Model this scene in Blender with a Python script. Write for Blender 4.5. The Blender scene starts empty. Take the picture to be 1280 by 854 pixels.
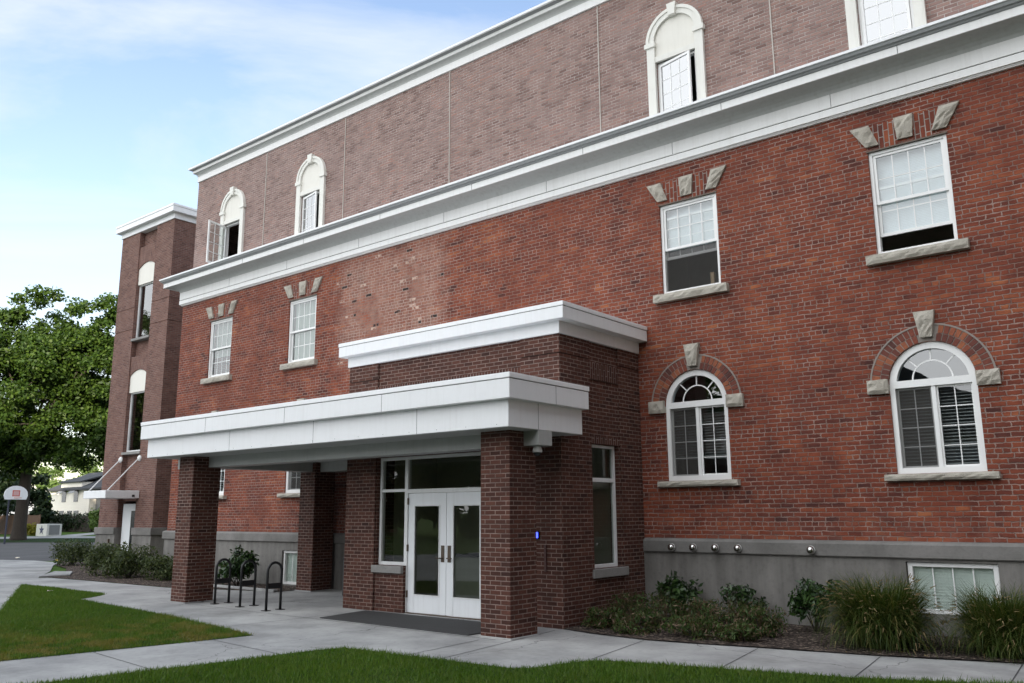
import bpy, bmesh, math, random
import numpy as np
from mathutils import Vector, Matrix
R = math.radians
sc = bpy.context.scene
C = sc.collection
rnd = random.Random(7)

# ------------------------------------------------------------------ camera
cam = bpy.data.objects.new('camera', bpy.data.cameras.new('camera'))
C.objects.link(cam)
yw, pt, rl = R(38.997), R(11.337), R(-0.403)
fw = Vector((-math.sin(yw)*math.cos(pt), math.cos(yw)*math.cos(pt), math.sin(pt)))
rt = Vector((math.cos(yw), math.sin(yw), 0)); up = rt.cross(fw)
rr = rt*math.cos(rl) + up*math.sin(rl); uu = -rt*math.sin(rl) + up*math.cos(rl)
m = Matrix((rr, uu, -fw)).transposed().to_4x4(); m.translation = Vector((9.583, -13.858, 1.796))
cam.matrix_world = m
cam.data.sensor_width = 36; cam.data.lens = 36*1064.84/1280
cam.data.clip_start = .1; cam.data.clip_end = 3000
sc.camera = cam
# ------------------------------------------------------------------ light
SUN_EL, SUN_AZ = R(12), math.atan2(.8, -.6)          # azimuth clockwise from +Y
w = bpy.data.worlds.new('World'); sc.world = w; w.use_nodes = True
nt = w.node_tree; nt.nodes.clear()
N = lambda t: nt.nodes.new(t)
out = N('ShaderNodeOutputWorld'); bg = N('ShaderNodeBackground'); sky = N('ShaderNodeTexSky')
sky.sky_type = 'NISHITA'; sky.sun_disc = False; sky.sun_elevation = SUN_EL; sky.sun_rotation = SUN_AZ
sky.air_density = 1.0; sky.dust_density = 0.6; sky.ozone_density = 1.2
tc = N('ShaderNodeTexCoord'); mp = N('ShaderNodeMapping'); mp.inputs['Scale'].default_value = (1.0, 1.0, 3.2)
mp.inputs['Rotation'].default_value = (0.1, 0.25, 0.4)
no = N('ShaderNodeTexNoise'); no.inputs['Scale'].default_value = 1.9; no.inputs['Detail'].default_value = 9; no.inputs['Roughness'].default_value = .58
no.inputs['Distortion'].default_value = .6
rp = N('ShaderNodeValToRGB'); rp.color_ramp.elements[0].position = .42; rp.color_ramp.elements[1].position = .70
sp = N('ShaderNodeSeparateXYZ')
hz = N('ShaderNodeMapRange'); hz.inputs[1].default_value = 0.0; hz.inputs[2].default_value = .62; hz.inputs[3].default_value = .30; hz.inputs[4].default_value = 0.0
ad = N('ShaderNodeMath'); ad.operation = 'ADD'; ad.use_clamp = True
mu = N('ShaderNodeMath'); mu.operation = 'MULTIPLY'; mu.inputs[1].default_value = .8
mx = N('ShaderNodeMix'); mx.data_type = 'RGBA'; mx.inputs['B'].default_value = (2.5, 2.62, 2.75, 1)
L = nt.links.new
L(tc.outputs['Generated'], mp.inputs[0]); L(mp.outputs[0], no.inputs['Vector']); L(no.outputs['Fac'], rp.inputs[0])
L(tc.outputs['Generated'], sp.inputs[0]); L(sp.outputs['Z'], hz.inputs[0])
L(rp.outputs[0], mu.inputs[0]); L(mu.outputs[0], ad.inputs[0]); L(hz.outputs[0], ad.inputs[1])
tn = N('ShaderNodeMix'); tn.data_type = 'RGBA'; tn.blend_type = 'MULTIPLY'; tn.inputs['Factor'].default_value = 1; tn.inputs['B'].default_value = (.83, .77, .80, 1)
L(sky.outputs[0], tn.inputs['A'])
L(ad.outputs[0], mx.inputs['Factor']); L(tn.outputs['Result'], mx.inputs['A'])
# extra bright cloud added over the unseen southern sky to lift the facade
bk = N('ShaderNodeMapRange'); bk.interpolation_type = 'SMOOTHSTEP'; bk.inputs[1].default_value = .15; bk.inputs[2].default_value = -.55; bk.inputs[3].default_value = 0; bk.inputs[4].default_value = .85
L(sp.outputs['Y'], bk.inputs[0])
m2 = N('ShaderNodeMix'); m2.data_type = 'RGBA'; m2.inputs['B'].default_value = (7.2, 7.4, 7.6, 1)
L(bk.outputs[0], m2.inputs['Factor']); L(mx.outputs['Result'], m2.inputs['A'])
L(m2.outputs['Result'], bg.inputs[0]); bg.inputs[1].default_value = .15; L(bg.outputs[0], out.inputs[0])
sun = bpy.data.objects.new('sun', bpy.data.lights.new('sun', 'SUN')); C.objects.link(sun)
sun.data.energy = 3.6; sun.data.angle = R(.5); sun.data.color = (1, .87, .70)
sd = Vector((math.sin(SUN_AZ)*math.cos(SUN_EL), math.cos(SUN_AZ)*math.cos(SUN_EL), math.sin(SUN_EL)))
sun.rotation_euler = sd.to_track_quat('Z', 'Y').to_euler()
vs = sc.view_settings
vs.view_transform = 'Standard'; vs.look = 'None'; vs.gamma = 1; vs.use_curve_mapping = False
vs.exposure = 1.42

# ------------------------------------------------------------------ materials
class NT:
    def __init__(s, name):
        s.m = bpy.data.materials.new(name); s.m.use_nodes = True
        s.t = s.m.node_tree; s.t.nodes.clear()
        s.out = s.t.nodes.new('ShaderNodeOutputMaterial')
    def n(s, t, **k):
        nd = s.t.nodes.new(t)
        for a, v in k.items(): setattr(nd, a, v)
        return nd
    def l(s, a, b): s.t.links.new(a, b)
    def set(s, sock, v):
        if hasattr(v, 'is_linked') or isinstance(v, bpy.types.NodeSocket): s.l(v, sock)
        else: sock.default_value = v
    def math(s, op, a, b=None, c=None, clamp=False):
        nd = s.n('ShaderNodeMath', operation=op, use_clamp=clamp)
        s.set(nd.inputs[0], a)
        if b is not None: s.set(nd.inputs[1], b)
        if c is not None: s.set(nd.inputs[2], c)
        return nd.outputs[0]
    def noise(s, vec, scale, detail=3, rough=.55, dim='3D'):
        nd = s.n('ShaderNodeTexNoise', noise_dimensions=dim)
        if vec is not None: s.l(vec, nd.inputs['Vector'])
        nd.inputs['Scale'].default_value = scale; nd.inputs['Detail'].default_value = detail; nd.inputs['Roughness'].default_value = rough
        return nd.outputs['Fac']
    def ramp(s, fac, stops, interp='LINEAR'):
        nd = s.n('ShaderNodeValToRGB'); cr = nd.color_ramp; cr.interpolation = interp
        while len(cr.elements) < len(stops): cr.elements.new(.5)
        for e, (p, c) in zip(cr.elements, stops):
            e.position = p; e.color = tuple(c) + ((1,) if len(c) == 3 else ())
        s.l(fac, nd.inputs[0]); return nd.outputs[0]
    def mix(s, f, a, b, mode='MIX'):
        nd = s.n('ShaderNodeMix', data_type='RGBA', blend_type=mode)
        s.set(nd.inputs['Factor'], f)
        s.set(nd.inputs['A'], a if not isinstance(a, tuple) else a + ((1,) if len(a) == 3 else ()))
        s.set(nd.inputs['B'], b if not isinstance(b, tuple) else b + ((1,) if len(b) == 3 else ()))
        return nd.outputs['Result']
    def mr(s, v, a, b, c=0., d=1., smooth=False):
        nd = s.n('ShaderNodeMapRange'); nd.clamp = True
        if smooth: nd.interpolation_type = 'SMOOTHSTEP'
        s.l(v, nd.inputs[0])
        for i, x in enumerate((a, b, c, d)): nd.inputs[1+i].default_value = x
        return nd.outputs[0]
    def bump(s, h, dist, strength=1.):
        nd = s.n('ShaderNodeBump'); nd.inputs['Distance'].default_value = dist; nd.inputs['Strength'].default_value = strength
        s.l(h, nd.inputs['Height']); return nd.outputs[0]
    def bsdf(s, col, rough=.7, nrm=None, metal=0., spec=.5):
        b = s.n('ShaderNodeBsdfPrincipled')
        s.set(b.inputs['Base Color'], col if not isinstance(col, tuple) else col + ((1,) if len(col) == 3 else ()))
        s.set(b.inputs['Roughness'], rough); b.inputs['Metallic'].default_value = metal
        b.inputs['Specular IOR Level'].default_value = spec
        if nrm is not None: s.l(nrm, b.inputs['Normal'])
        s.l(b.outputs[0], s.out.inputs[0]); return b
    def uv(s):
        nd = s.n('ShaderNodeUVMap'); nd.uv_map = 'UVMap'; return nd.outputs[0]
    def pos(s):
        return s.n('ShaderNodeNewGeometry').outputs['Position']

def brick_mat(name, w, h, mo, stops, mortar, tint=.35, header=False, wob=.004, stain=None, weather=None, flip=False, bmp=.006):
    g = NT(name); uv = g.uv()
    P3 = g.pos()
    sp = g.n('ShaderNodeSeparateXYZ'); g.l(uv, sp.inputs[0])
    u0, v0 = (sp.outputs[0], sp.outputs[1]) if not flip else (sp.outputs[1], sp.outputs[0])
    nz = g.n('ShaderNodeTexNoise'); nz.inputs['Scale'].default_value = 5.; nz.inputs['Detail'].default_value = 3; g.l(P3, nz.inputs['Vector'])
    sc3 = g.n('ShaderNodeSeparateColor'); g.l(nz.outputs['Color'], sc3.inputs[0])
    u = g.math('MULTIPLY_ADD', g.math('SUBTRACT', sc3.outputs[0], .5), wob*4, u0)
    v = g.math('MULTIPLY_ADD', g.math('SUBTRACT', sc3.outputs[1], .5), wob*4, v0)
    if header:
        n2 = g.n('ShaderNodeTexNoise'); n2.inputs['Scale'].default_value = 17.; n2.inputs['Detail'].default_value = 3; g.l(P3, n2.inputs['Vector'])
        s2 = g.n('ShaderNodeSeparateColor'); g.l(n2.outputs['Color'], s2.inputs[0])
        u = g.math('MULTIPLY_ADD', g.math('SUBTRACT', s2.outputs[0], .5), .040, u); v = g.math('MULTIPLY_ADD', g.math('SUBTRACT', s2.outputs[1], .5), .022, v)
    rv = g.math('DIVIDE', v, h); row = g.math('FLOOR', rv)
    odd = g.math('FLOORED_MODULO', row, 2.)
    if header:
        hd = g.math('LESS_THAN', g.math('FLOORED_MODULO', row, 7.), .5)
        bw = g.math('MULTIPLY_ADD', hd, -w*.5, w)
    else: bw = g.math('ADD', 0., w)
    cmb0 = g.n('ShaderNodeCombineXYZ'); g.l(row, cmb0.inputs[0])
    rj = g.n('ShaderNodeTexWhiteNoise', noise_dimensions='3D'); g.l(cmb0.outputs[0], rj.inputs['Vector'])
    off = g.math('MULTIPLY_ADD', odd, .5, g.math('MULTIPLY', rj.outputs['Value'], .22 if header else .04))
    ub = g.math('ADD', g.math('DIVIDE', u, bw), off)
    col = g.math('FLOOR', ub)
    fx = g.math('MULTIPLY', g.math('FRACT', ub), bw); fy = g.math('MULTIPLY', g.math('FRACT', rv), h)
    dx = g.math('MINIMUM', fx, g.math('SUBTRACT', bw, fx)); dy = g.math('MINIMUM', fy, g.math('SUBTRACT', h, fy))
    d = g.math('MINIMUM', dx, dy)
    fn = g.noise(P3, 45, 3)
    d2 = g.math('MULTIPLY_ADD', g.math('SUBTRACT', fn, .5), mo*(1.5 if header else .5), d)
    mask = g.mr(d2, mo*.5-.001, mo*.5+.004)
    cmb = g.n('ShaderNodeCombineXYZ'); g.l(col, cmb.inputs[0]); g.l(row, cmb.inputs[1]); cmb.inputs[2].default_value = 3.3
    wn = g.n('ShaderNodeTexWhiteNoise', noise_dimensions='3D'); g.l(cmb.outputs[0], wn.inputs['Vector'])
    big = g.noise(P3, .55, 3); mid = g.noise(P3, 2.2, 4)
    cs_ = g.n('ShaderNodeCombineXYZ'); g.l(g.math('MULTIPLY', u0, 1.1), cs_.inputs[0]); g.l(g.math('MULTIPLY', v0, 7.), cs_.inputs[1])
    stk = g.noise(cs_.outputs[0], 1., 4, .6)
    rw, sw = (.42, 1.5) if header else (.75, .5)
    f0 = g.math('MULTIPLY_ADD', g.math('SUBTRACT', wn.outputs['Value'], .5), rw, .5)
    f0 = g.math('MULTIPLY_ADD', g.math('SUBTRACT', stk, .5), sw, f0)
    f0 = g.math('SUBTRACT', f0, g.math('MULTIPLY', g.math('LESS_THAN', wn.outputs['Value'], .030 if header else .02), .14))
    f = g.math('ADD', f0, g.math('MULTIPLY', g.math('SUBTRACT', g.math('ADD', big, mid), 1.), tint*2.2), clamp=True)
    c = g.ramp(f, stops)
    c = g.mix(g.mr(fn, .3, .7, 0., .35), c, g.mix(1., c, (.55, .5, .5), 'MULTIPLY'))
    mc = g.mix(g.mr(g.noise(P3, 3.5, 4, .65), .38, .62), tuple(x*.55 for x in mortar), mortar)
    if weather is not None:
        c, mc, mask = weather(g, c, mc, mask, u0, v0, wn, P3)
    cc = g.mix(mask, mc, c)
    if stain: cc = stain(g, cc, u0, v0, P3)
    hgt = g.math('ADD', mask, g.math('MULTIPLY', fn, .35))
    hgt = g.math('ADD', hgt, g.math('MULTIPLY', wn.outputs['Value'], .25))
    g.bsdf(cc, .85, g.bump(hgt, bmp), spec=.3)
    return g.m

def patch_mask(g, u, v, P, u1, u2, v1, v2, soft=.25, amp=.7):
    n = g.math('MULTIPLY', g.math('SUBTRACT', g.noise(P, 2.6, 5, .6), .5), amp*2)
    a = g.mr(g.math('ADD', u, n), u1-soft, u1+soft); b = g.mr(g.math('ADD', u, n), u2+soft, u2-soft)
    c = g.mr(g.math('ADD', v, n), v1-soft, v1+soft); d = g.mr(g.math('ADD', v, n), v2+soft, v2-soft)
    return g.math('MULTIPLY', g.math('MULTIPLY', a, b), g.math('MULTIPLY', c, d))

def facade_weather(g, c, mc, mask, u, v, wn, P):
    # repaired and spalled area above the porch roof, old lime bloom above the base, orange new bricks
    pm = patch_mask(g, u, v, P, -7.3, -3.7, 5.4, 8.2, .3, .55)
    sp_ = g.mr(g.noise(P, 4.5, 5, .65), .40, .62)
    c = g.mix(g.math('MULTIPLY', pm, g.math('MULTIPLY_ADD', sp_, .48, .30)), c, (.38, .215, .165))
    mc = g.mix(g.math('MULTIPLY', pm, .8), mc, (.44, .33, .28))
    sc_ = g.n('ShaderNodeSeparateColor'); g.l(wn.outputs['Color'], sc_.inputs[0])
    hole = g.math('MULTIPLY', g.math('GREATER_THAN', sc_.outputs[1], .983), g.mr(pm, .35, .5))
    c = g.mix(g.math('MULTIPLY', hole, g.mr(g.noise(P, 12, 3), .36, .46)), c, (.03, .022, .02))
    pale = g.math('MULTIPLY', g.math('GREATER_THAN', sc_.outputs[2], .978), g.mr(pm, .2, .35))
    c = g.mix(g.math('MULTIPLY', pale, g.mr(g.noise(P, 9, 3), .40, .52)), c, (.55, .40, .32))
    dr = g.n('ShaderNodeMapping'); dr.inputs['Scale'].default_value = (2.2, 2.2, .16); g.l(P, dr.inputs[0])
    dn = g.mr(g.noise(dr.outputs[0], 1.5, 5, .6), .50, .68)
    c = g.mix(g.math('MULTIPLY', dn, .38), c, g.mix(1., c, (.52, .45, .45), 'MULTIPLY'))
    bl = g.math('MULTIPLY', g.mr(v, 1.9, 1.36), g.mr(g.noise(P, 3., 5, .65), .42, .72))
    c = g.mix(g.math('MULTIPLY', bl, .22), c, (.34, .24, .21))
    dk = g.math('MULTIPLY', g.mr(g.noise(P, .8, 4, .6), .52, .7), g.mr(v, 5.6, 3.5))
    c = g.mix(g.math('MULTIPLY', dk, .45), c, (.075, .03, .028))
    og = g.mr(g.noise(P, 1.3, 4, .65), .56, .70)
    c = g.mix(g.math('MULTIPLY', og, .5), c, (.34, .088, .038))
    tight = g.math('MULTIPLY', g.mr(g.noise(P, .7, 4, .6), .50, .58), .62)   # areas tuck-pointed in red mortar
    mc = g.mix(tight, mc, (.17, .085, .065))
    return c, mc, mask

OLD = [(0, (.075, .024, .019)), (.18, (.128, .035, .023)), (.5, (.205, .050, .027)), (.8, (.262, .069, .033)), (1, (.37, .122, .050))]
M = {}
M['brick'] = brick_mat('old_red_brick', .208, .0735, .012, OLD, (.34, .235, .20), .34, True, .0055, None, facade_weather, bmp=.009)
M['brick_arch'] = brick_mat('old_red_brick_soldier', .215, .078, .013, OLD, (.34, .29, .26), .3, False, .003, None, None, True)
def dust(g, c, u, v, P):
    return g.mix(g.mr(g.noise(P, 1.1, 5, .6), .45, .75, 0., .30), c, (.30, .235, .225))
M['brick_up'] = brick_mat('brown_grey_brick', .203, .0677, .010, [(0, (.185, .113, .098)), (.4, (.272, .174, .152)), (.75, (.315, .208, .178)), (1, (.335, .185, .148))], (.45, .39, .36), .36, False, .0012, dust)
DK = [(0, (.040, .016, .012)), (.35, (.069, .026, .018)), (.7, (.088, .033, .022)), (1, (.115, .045, .030))]
M['brick_dk'] = brick_mat('dark_red_brick', .203, .0677, .010, DK, (.25, .18, .155), .22, False, .0012)
M['brick_dk_s'] = brick_mat('dark_red_brick_soldier', .203, .0677, .010, DK, (.27, .21, .19), .22, False, .001, None, None, True)
TW = [(0, (.12, .058, .046)), (.4, (.17, .086, .066)), (.8, (.205, .106, .082)), (1, (.22, .11, .082))]
M['brick_tw'] = brick_mat('tower_brick', .203, .0677, .010, TW, (.25, .19, .175), .25, False, .0012)
M['brick_tw_s'] = brick_mat('tower_brick_soldier', .203, .0677, .010, TW, (.25, .19, .175), .2, False, .001, None, None, True)

def paint(name, col, rough=.45, dirt=.12, streak=True, spec=.4):
    g = NT(name); P = g.pos()
    a = g.noise(P, 1.2, 5, .6)
    mp = g.n('ShaderNodeMapping'); mp.inputs['Scale'].default_value = (8, 8, .55); g.l(P, mp.inputs[0])
    b = g.noise(mp.outputs[0], 1.6, 5, .65)
    sp_ = g.mr(g.noise(P, 5., 5, .7), .52, .75)
    fl = g.math('MULTIPLY', g.mr(b, .47, .70) if streak else g.mr(a, .5, .8), g.mr(a, .3, .65, .35, 1.))
    f = g.math('MULTIPLY', g.math('MAXIMUM', fl, g.math('MULTIPLY', sp_, .6)), dirt*1.25)
    c = g.mix(f, col, tuple(x*y for x, y in zip(col, (.55, .52, .48))))
    g.bsdf(c, g.mr(a, .3, .7, rough-.06, rough+.1), g.bump(g.noise(P, 3., 3), .003), spec=spec)
    return g.m
M['white'] = paint('white_metal_panel', (.78, .79, .80), .42, .12)
M['beam'] = paint('shaded_soffit_panel', (.40, .41, .40), .5, .2)  # canopy underside is white; its shade is painted in as grey
M['sealant'] = paint('sealant', (.46, .42, .38), .7, .2)
M['cap'] = paint('white_coping', (.82, .83, .84), .35, .15)
M['fascia'] = paint('white_cornice', (.80, .80, .79), .5, .16)
M['gutter'] = paint('grey_gutter', (.30, .315, .32), .5, .3)
M['soffit'] = paint('shaded_soffit', (.50, .51, .50), .6, .25)  # shading of the cornice underside painted in as a greyer tone
M['seam'] = paint('seam_shadow_gap', (.06, .06, .062), .8, .1)
M['vinyl'] = paint('white_window_frame', (.80, .80, .79), .38, .12, False)
M['cream'] = paint('cream_trim', (.74, .73, .68), .6, .2)
M['creampanel'] = paint('cream_panel', (.74, .72, .66), .65, .12)
M['alum'] = paint('white_aluminium', (.74, .75, .75), .4, .15)
M['doorpaint'] = paint('white_door', (.78, .80, .82), .4, .14)
M['greyplastic'] = paint('pale_grey_plastic', (.55, .55, .54), .4, .2)
M['black'] = paint('black_powder_coat', (.012, .012, .014), .45, .1, False)
M['bronze'] = paint('bronze_hardware', (.09, .065, .045), .4, .1, False)
M['bin'] = paint('dark_bin', (.02, .021, .022), .5, .2)

def concrete(name, c1, c2, sc_=1., bmp=.003, streak=False, dark=.5, cracks=False):
    g = NT(name); P = g.pos()
    a = g.noise(P, .9*sc_, 6, .62); b = g.noise(P, 14*sc_, 4, .6); f = g.noise(P, 120, 2)
    if streak:
        mp = g.n('ShaderNodeMapping'); mp.inputs['Scale'].default_value = (3, 3, .35); g.l(P, mp.inputs[0])
        a = g.math('MULTIPLY_ADD', g.noise(mp.outputs[0], 1.6, 5, .6), .6, g.math('MULTIPLY', a, .4))
    c = g.mix(g.mr(a, .34, .66), c1, c2)
    c = g.mix(g.mr(b, .5, .75, 0, .3), c, tuple(x*dark for x in c1))
    c = g.mix(g.mr(f, .4, .7, 0, .25), c, tuple(x*.6 for x in c2))
    if cracks:
        dn = g.n('ShaderNodeTexNoise'); dn.inputs['Scale'].default_value = 1.7; dn.inputs['Detail'].default_value = 5; g.l(P, dn.inputs['Vector'])
        vm = g.n('ShaderNodeVectorMath', operation='MULTIPLY_ADD'); g.l(dn.outputs['Color'], vm.inputs[0]); vm.inputs[1].default_value = (.9, .9, 0); g.l(P, vm.inputs[2])
        vc = g.n('ShaderNodeTexVoronoi', feature='DISTANCE_TO_EDGE'); vc.inputs['Scale'].default_value = .23; g.l(vm.outputs[0], vc.inputs['Vector'])
        c = g.mix(g.math('MULTIPLY', g.mr(vc.outputs['Distance'], .0022, .0008), .75), c, (.07, .068, .065))
        v2 = g.n('ShaderNodeTexVoronoi'); v2.inputs['Scale'].default_value = 1.9; g.l(P, v2.inputs['Vector'])
        c = g.mix(g.math('MULTIPLY', g.mr(v2.outputs['Distance'], .055, .03), .45), c, (.09, .088, .085))
        st = g.mr(g.noise(P, .55, 6, .7), .52, .66)
        c = g.mix(g.math('MULTIPLY', st, .38), c, (.16, .155, .145))
    g.bsdf(c, .85, g.bump(g.math('ADD', b, g.math('MULTIPLY', f, .5)), bmp), spec=.3)
    return g.m
M['conc'] = concrete('base_concrete', (.12, .114, .106), (.24, .229, .214), 1., .003, True)
M['band'] = concrete('band_concrete', (.14, .135, .126), (.225, .215, .205), 1.5, .004)
M['sidewalk'] = concrete('sidewalk_concrete', (.235, .235, .235), (.43, .43, .42), .75, .002, False, .6, True)
M['asphalt'] = concrete('asphalt', (.065, .064, .066), (.10, .098, .10), .5, .004)
M['stone'] = concrete('rough_sandstone', (.36, .33, .28), (.52, .485, .42), 4., .012)
M['sillgrey'] = concrete('grey_precast', (.22, .215, .205), (.30, .29, .28), 2., .003)

g = NT('mulch'); P = g.pos()
vo = g.n('ShaderNodeTexVoronoi'); vo.inputs['Scale'].default_value = 32; g.l(P, vo.inputs['Vector'])
sc3 = g.n('ShaderNodeSeparateColor'); g.l(vo.outputs['Color'], sc3.inputs[0])
c = g.ramp(sc3.outputs[0], [(0, (.018, .013, .012)), (.55, (.055, .042, .036)), (.85, (.13, .10, .085)), (1, (.34, .27, .21))])
g.bsdf(c, .95, g.bump(g.math('ADD', vo.outputs['Distance'], g.noise(P, 20, 4)), .03), spec=.2); M['mulch'] = g.m

def grass_ground(name, a, b, c3):
    g = NT(name); P = g.pos()
    c = g.mix(g.mr(g.noise(P, .7, 4), .35, .65), a, b)
    c = g.mix(g.mr(g.noise(P, 60, 3), .4, .7), c, c3)
    g.bsdf(c, .95, g.bump(g.noise(P, 40, 4), .03), spec=.15); return g.m
M['turf'] = grass_ground('turf_soil', (.018, .045, .008), (.030, .065, .012), (.010, .022, .006))
M['ground'] = grass_ground('ground_grass', (.05, .10, .015), (.085, .15, .02), (.035, .07, .012))

def leafmat(name, stops, trans=.25, rough=.55, spec=.3, extra=None):
    g = NT(name); gi = g.n('ShaderNodeNewGeometry')
    f = gi.outputs['Random Per Island']
    c = g.ramp(f, stops)
    if extra: c = extra(g, c, gi.outputs['Position'])
    b = g.n('ShaderNodeBsdfPrincipled'); g.l(c, b.inputs['Base Color']); b.inputs['Roughness'].default_value = rough; b.inputs['Specular IOR Level'].default_value = spec
    t = g.n('ShaderNodeBsdfTranslucent'); g.l(g.mix(1., c, (1.5, 1.6, .7), 'MULTIPLY'), t.inputs[0])
    mxs = g.n('ShaderNodeMixShader'); mxs.inputs[0].default_value = trans
    g.l(b.outputs[0], mxs.inputs[1]); g.l(t.outputs[0], mxs.inputs[2]); g.l(mxs.outputs[0], g.out.inputs[0])
    return g.m
def lawn_patches(g, c, P):
    n = g.noise(P, 1.9, 6, .7)
    sp = g.n('ShaderNodeSeparateXYZ'); g.l(P, sp.inputs[0])
    # worn, yellowed turf along the walk edge of the small lawn
    e = g.math('MULTIPLY', g.math('LESS_THAN', sp.outputs[0], -1.6), g.mr(sp.outputs[0], -6.6, -3.2))
    f = g.math('MULTIPLY', g.mr(n, .44, .58), g.math('MULTIPLY_ADD', e, .85, .09))
    c = g.mix(g.math('MULTIPLY', f, .8), c, (.24, .175, .055))
    return g.mix(g.mr(g.noise(P, .45, 3), .4, .65, 0, .5), c, g.mix(1., c, (.62, .72, .6), 'MULTIPLY'))
M['blade'] = leafmat('lawn_blades', [(0, (.044, .100, .008)), (.5, (.074, .150, .012)), (.9, (.110, .185, .018)), (1, (.14, .15, .04))], .3, .5, .3, lawn_patches)
M['leaf_tree'] = leafmat('tree_leaves', [(0, (.016, .037, .005)), (.5, (.033, .068, .008)), (1, (.066, .110, .014))], .28)
M['leaf_dark'] = leafmat('evergreen_leaves', [(0, (.010, .022, .009)), (.6, (.018, .035, .013)), (1, (.030, .050, .018))], .15)
M['leaf_pale'] = leafmat('pale_tree_leaves', [(0, (.07, .12, .03)), (1, (.13, .19, .05))], .35)
M['leaf_laurel'] = leafmat('laurel_leaves', [(0, (.010, .028, .008)), (.6, (.020, .050, .012)), (1, (.048, .095, .022))], .18, .35, .5)
M['leaf_shrub'] = leafmat('shrub_leaves', [(0, (.022, .037, .011)), (.6, (.045, .066, .019)), (1, (.095, .11, .04))], .22)
M['leaf_dry'] = leafmat('perennial_leaves', [(0, (.024, .050, .011)), (.55, (.056, .098, .022)), (.68, (.08, .07, .03)), (.88, (.11, .065, .045)), (1, (.24, .18, .12))], .25)
M['leaf_yel'] = leafmat('yellow_leaves', [(0, (.16, .16, .02)), (1, (.28, .24, .03))], .3)
M['fount'] = leafmat('fountain_grass_blades', [(0, (.026, .050, .009)), (.6, (.056, .088, .016)), (.90, (.105, .118, .03)), (1, (.22, .18, .07))], .28)
M['seed'] = leafmat('seed_heads', [(0, (.15, .11, .05)), (1, (.30, .23, .12))], .3)
M['stalk'] = leafmat('dry_stalks', [(0, (.06, .045, .025)), (1, (.17, .13, .08))], .3)
def bark(name, a, b):
    g = NT(name); P = g.pos(); mp = g.n('ShaderNodeMapping'); mp.inputs['Scale'].default_value = (1, 1, .2); g.l(P, mp.inputs[0])
    n = g.noise(mp.outputs[0], 12, 4); g.bsdf(g.mix(n, a, b), .9, g.bump(n, .05)); return g.m
M['bark'] = bark('bark', (.020, .015, .012), (.055, .043, .034))

def glass(name, tint=(.8, .84, .84), r0=.13):
    g = NT(name); P = g.pos()
    lw = g.n('ShaderNodeLayerWeight'); lw.inputs[0].default_value = .5
    fr = g.math('MULTIPLY_ADD', g.math('POWER', lw.outputs['Facing'], 5.), 1-r0, r0)
    gl = g.n('ShaderNodeBsdfGlossy'); gl.inputs['Roughness'].default_value = .01
    g.l(g.bump(g.noise(P, 1.5, 2), .0015), gl.inputs['Normal'])
    tr = g.n('ShaderNodeBsdfTransparent'); tr.inputs[0].default_value = tint + (1,)
    ms = g.n('ShaderNodeMixShader'); g.l(fr, ms.inputs[0]); g.l(tr.outputs[0], ms.inputs[1]); g.l(gl.outputs[0], ms.inputs[2])
    g.l(ms.outputs[0], g.out.inputs[0]); return g.m
M['glass'] = glass('window_glass', (.8, .84, .84), .16)
M['glass_dk'] = glass('tinted_glass', (.58, .62, .58), .085)
M['glass_sash'] = glass('casement_glass', (.45, .48, .5), .45)
M['glass_fan'] = glass('fanlight_glass', (.6, .70, .76), .20)
M['glass_mirror'] = glass('coated_glass', (.30, .34, .36), .24)
g = NT('insect_screen'); P = g.pos()
d1 = g.n('ShaderNodeBsdfDiffuse'); d1.inputs[0].default_value = (.075, .072, .068, 1); t1 = g.n('ShaderNodeBsdfTransparent')
ms = g.n('ShaderNodeMixShader'); ms.inputs[0].default_value = .5; g.l(t1.outputs[0], ms.inputs[1]); g.l(d1.outputs[0], ms.inputs[2]); g.l(ms.outputs[0], g.out.inputs[0]); M['screen'] = g.m
def plain(name, col, rough=.6, metal=0., emit=None, bmp=0):
    g = NT(name); P = g.pos(); n = g.noise(P, 8, 3)
    b = g.bsdf(g.mix(g.mr(n, .35, .7, 0, .25), col, tuple(x*.7 for x in col)), rough, g.bump(n, bmp) if bmp else None, metal)
    if emit: b.inputs['Emission Color'].default_value = emit[0] + (1,); b.inputs['Emission Strength'].default_value = emit[1]
    return g.m
M['blind'] = plain('white_blind_slats', (.74, .76, .75), .5)
M['blind_green'] = plain('pale_green_blind_slats', (.78, .84, .76), .5)
M['blind_dk'] = plain('dusty_blind_slats', (.42, .43, .42), .5)
M['shade'] = plain('white_roller_shade', (.78, .83, .85), .7)
M['curtain'] = plain('pale_curtain', (.36, .42, .37), .8)
M['blind_old'] = plain('grey_green_blind_slats', (.34, .40, .36), .6)
M['room'] = plain('room_plaster', (.42, .39, .35), .8)
M['lobby'] = plain('lobby_plaster', (.52, .50, .40), .7)
M['counter'] = plain('counter_laminate', (.46, .46, .40), .5)
M['chrome'] = plain('polished_steel', (.60, .59, .57), .16, 1.)
M['blue'] = plain('blue_indicator', (.02, .03, .6), .3, 0, ((.03, .05, 1.), 2.6))
M['redpanel'] = plain('dark_red_panel', (.06, .018, .016), .5)
M['woodblock'] = plain('tan_wood', (.55, .40, .24), .6)
M['rubber'] = plain('dark_rubber_mat', (.035, .035, .036), .85, 0, None, .006)
M['siding'] = plain('cream_siding', (.82, .77, .68), .6)
M['siding_g'] = plain('grey_siding', (.21, .215, .215), .6)
M['roof'] = plain('dark_shingles', (.045, .047, .052), .9, 0, None, .01)
M['fence'] = plain('brown_fence_wood', (.13, .075, .05), .8)
M['dkwin'] = plain('dark_window', (.02, .022, .026), .15)
M['awn'] = plain('grey_awning', (.22, .225, .23), .6)
M['cab'] = plain('white_cabinet', (.62, .62, .58), .5)
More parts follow.
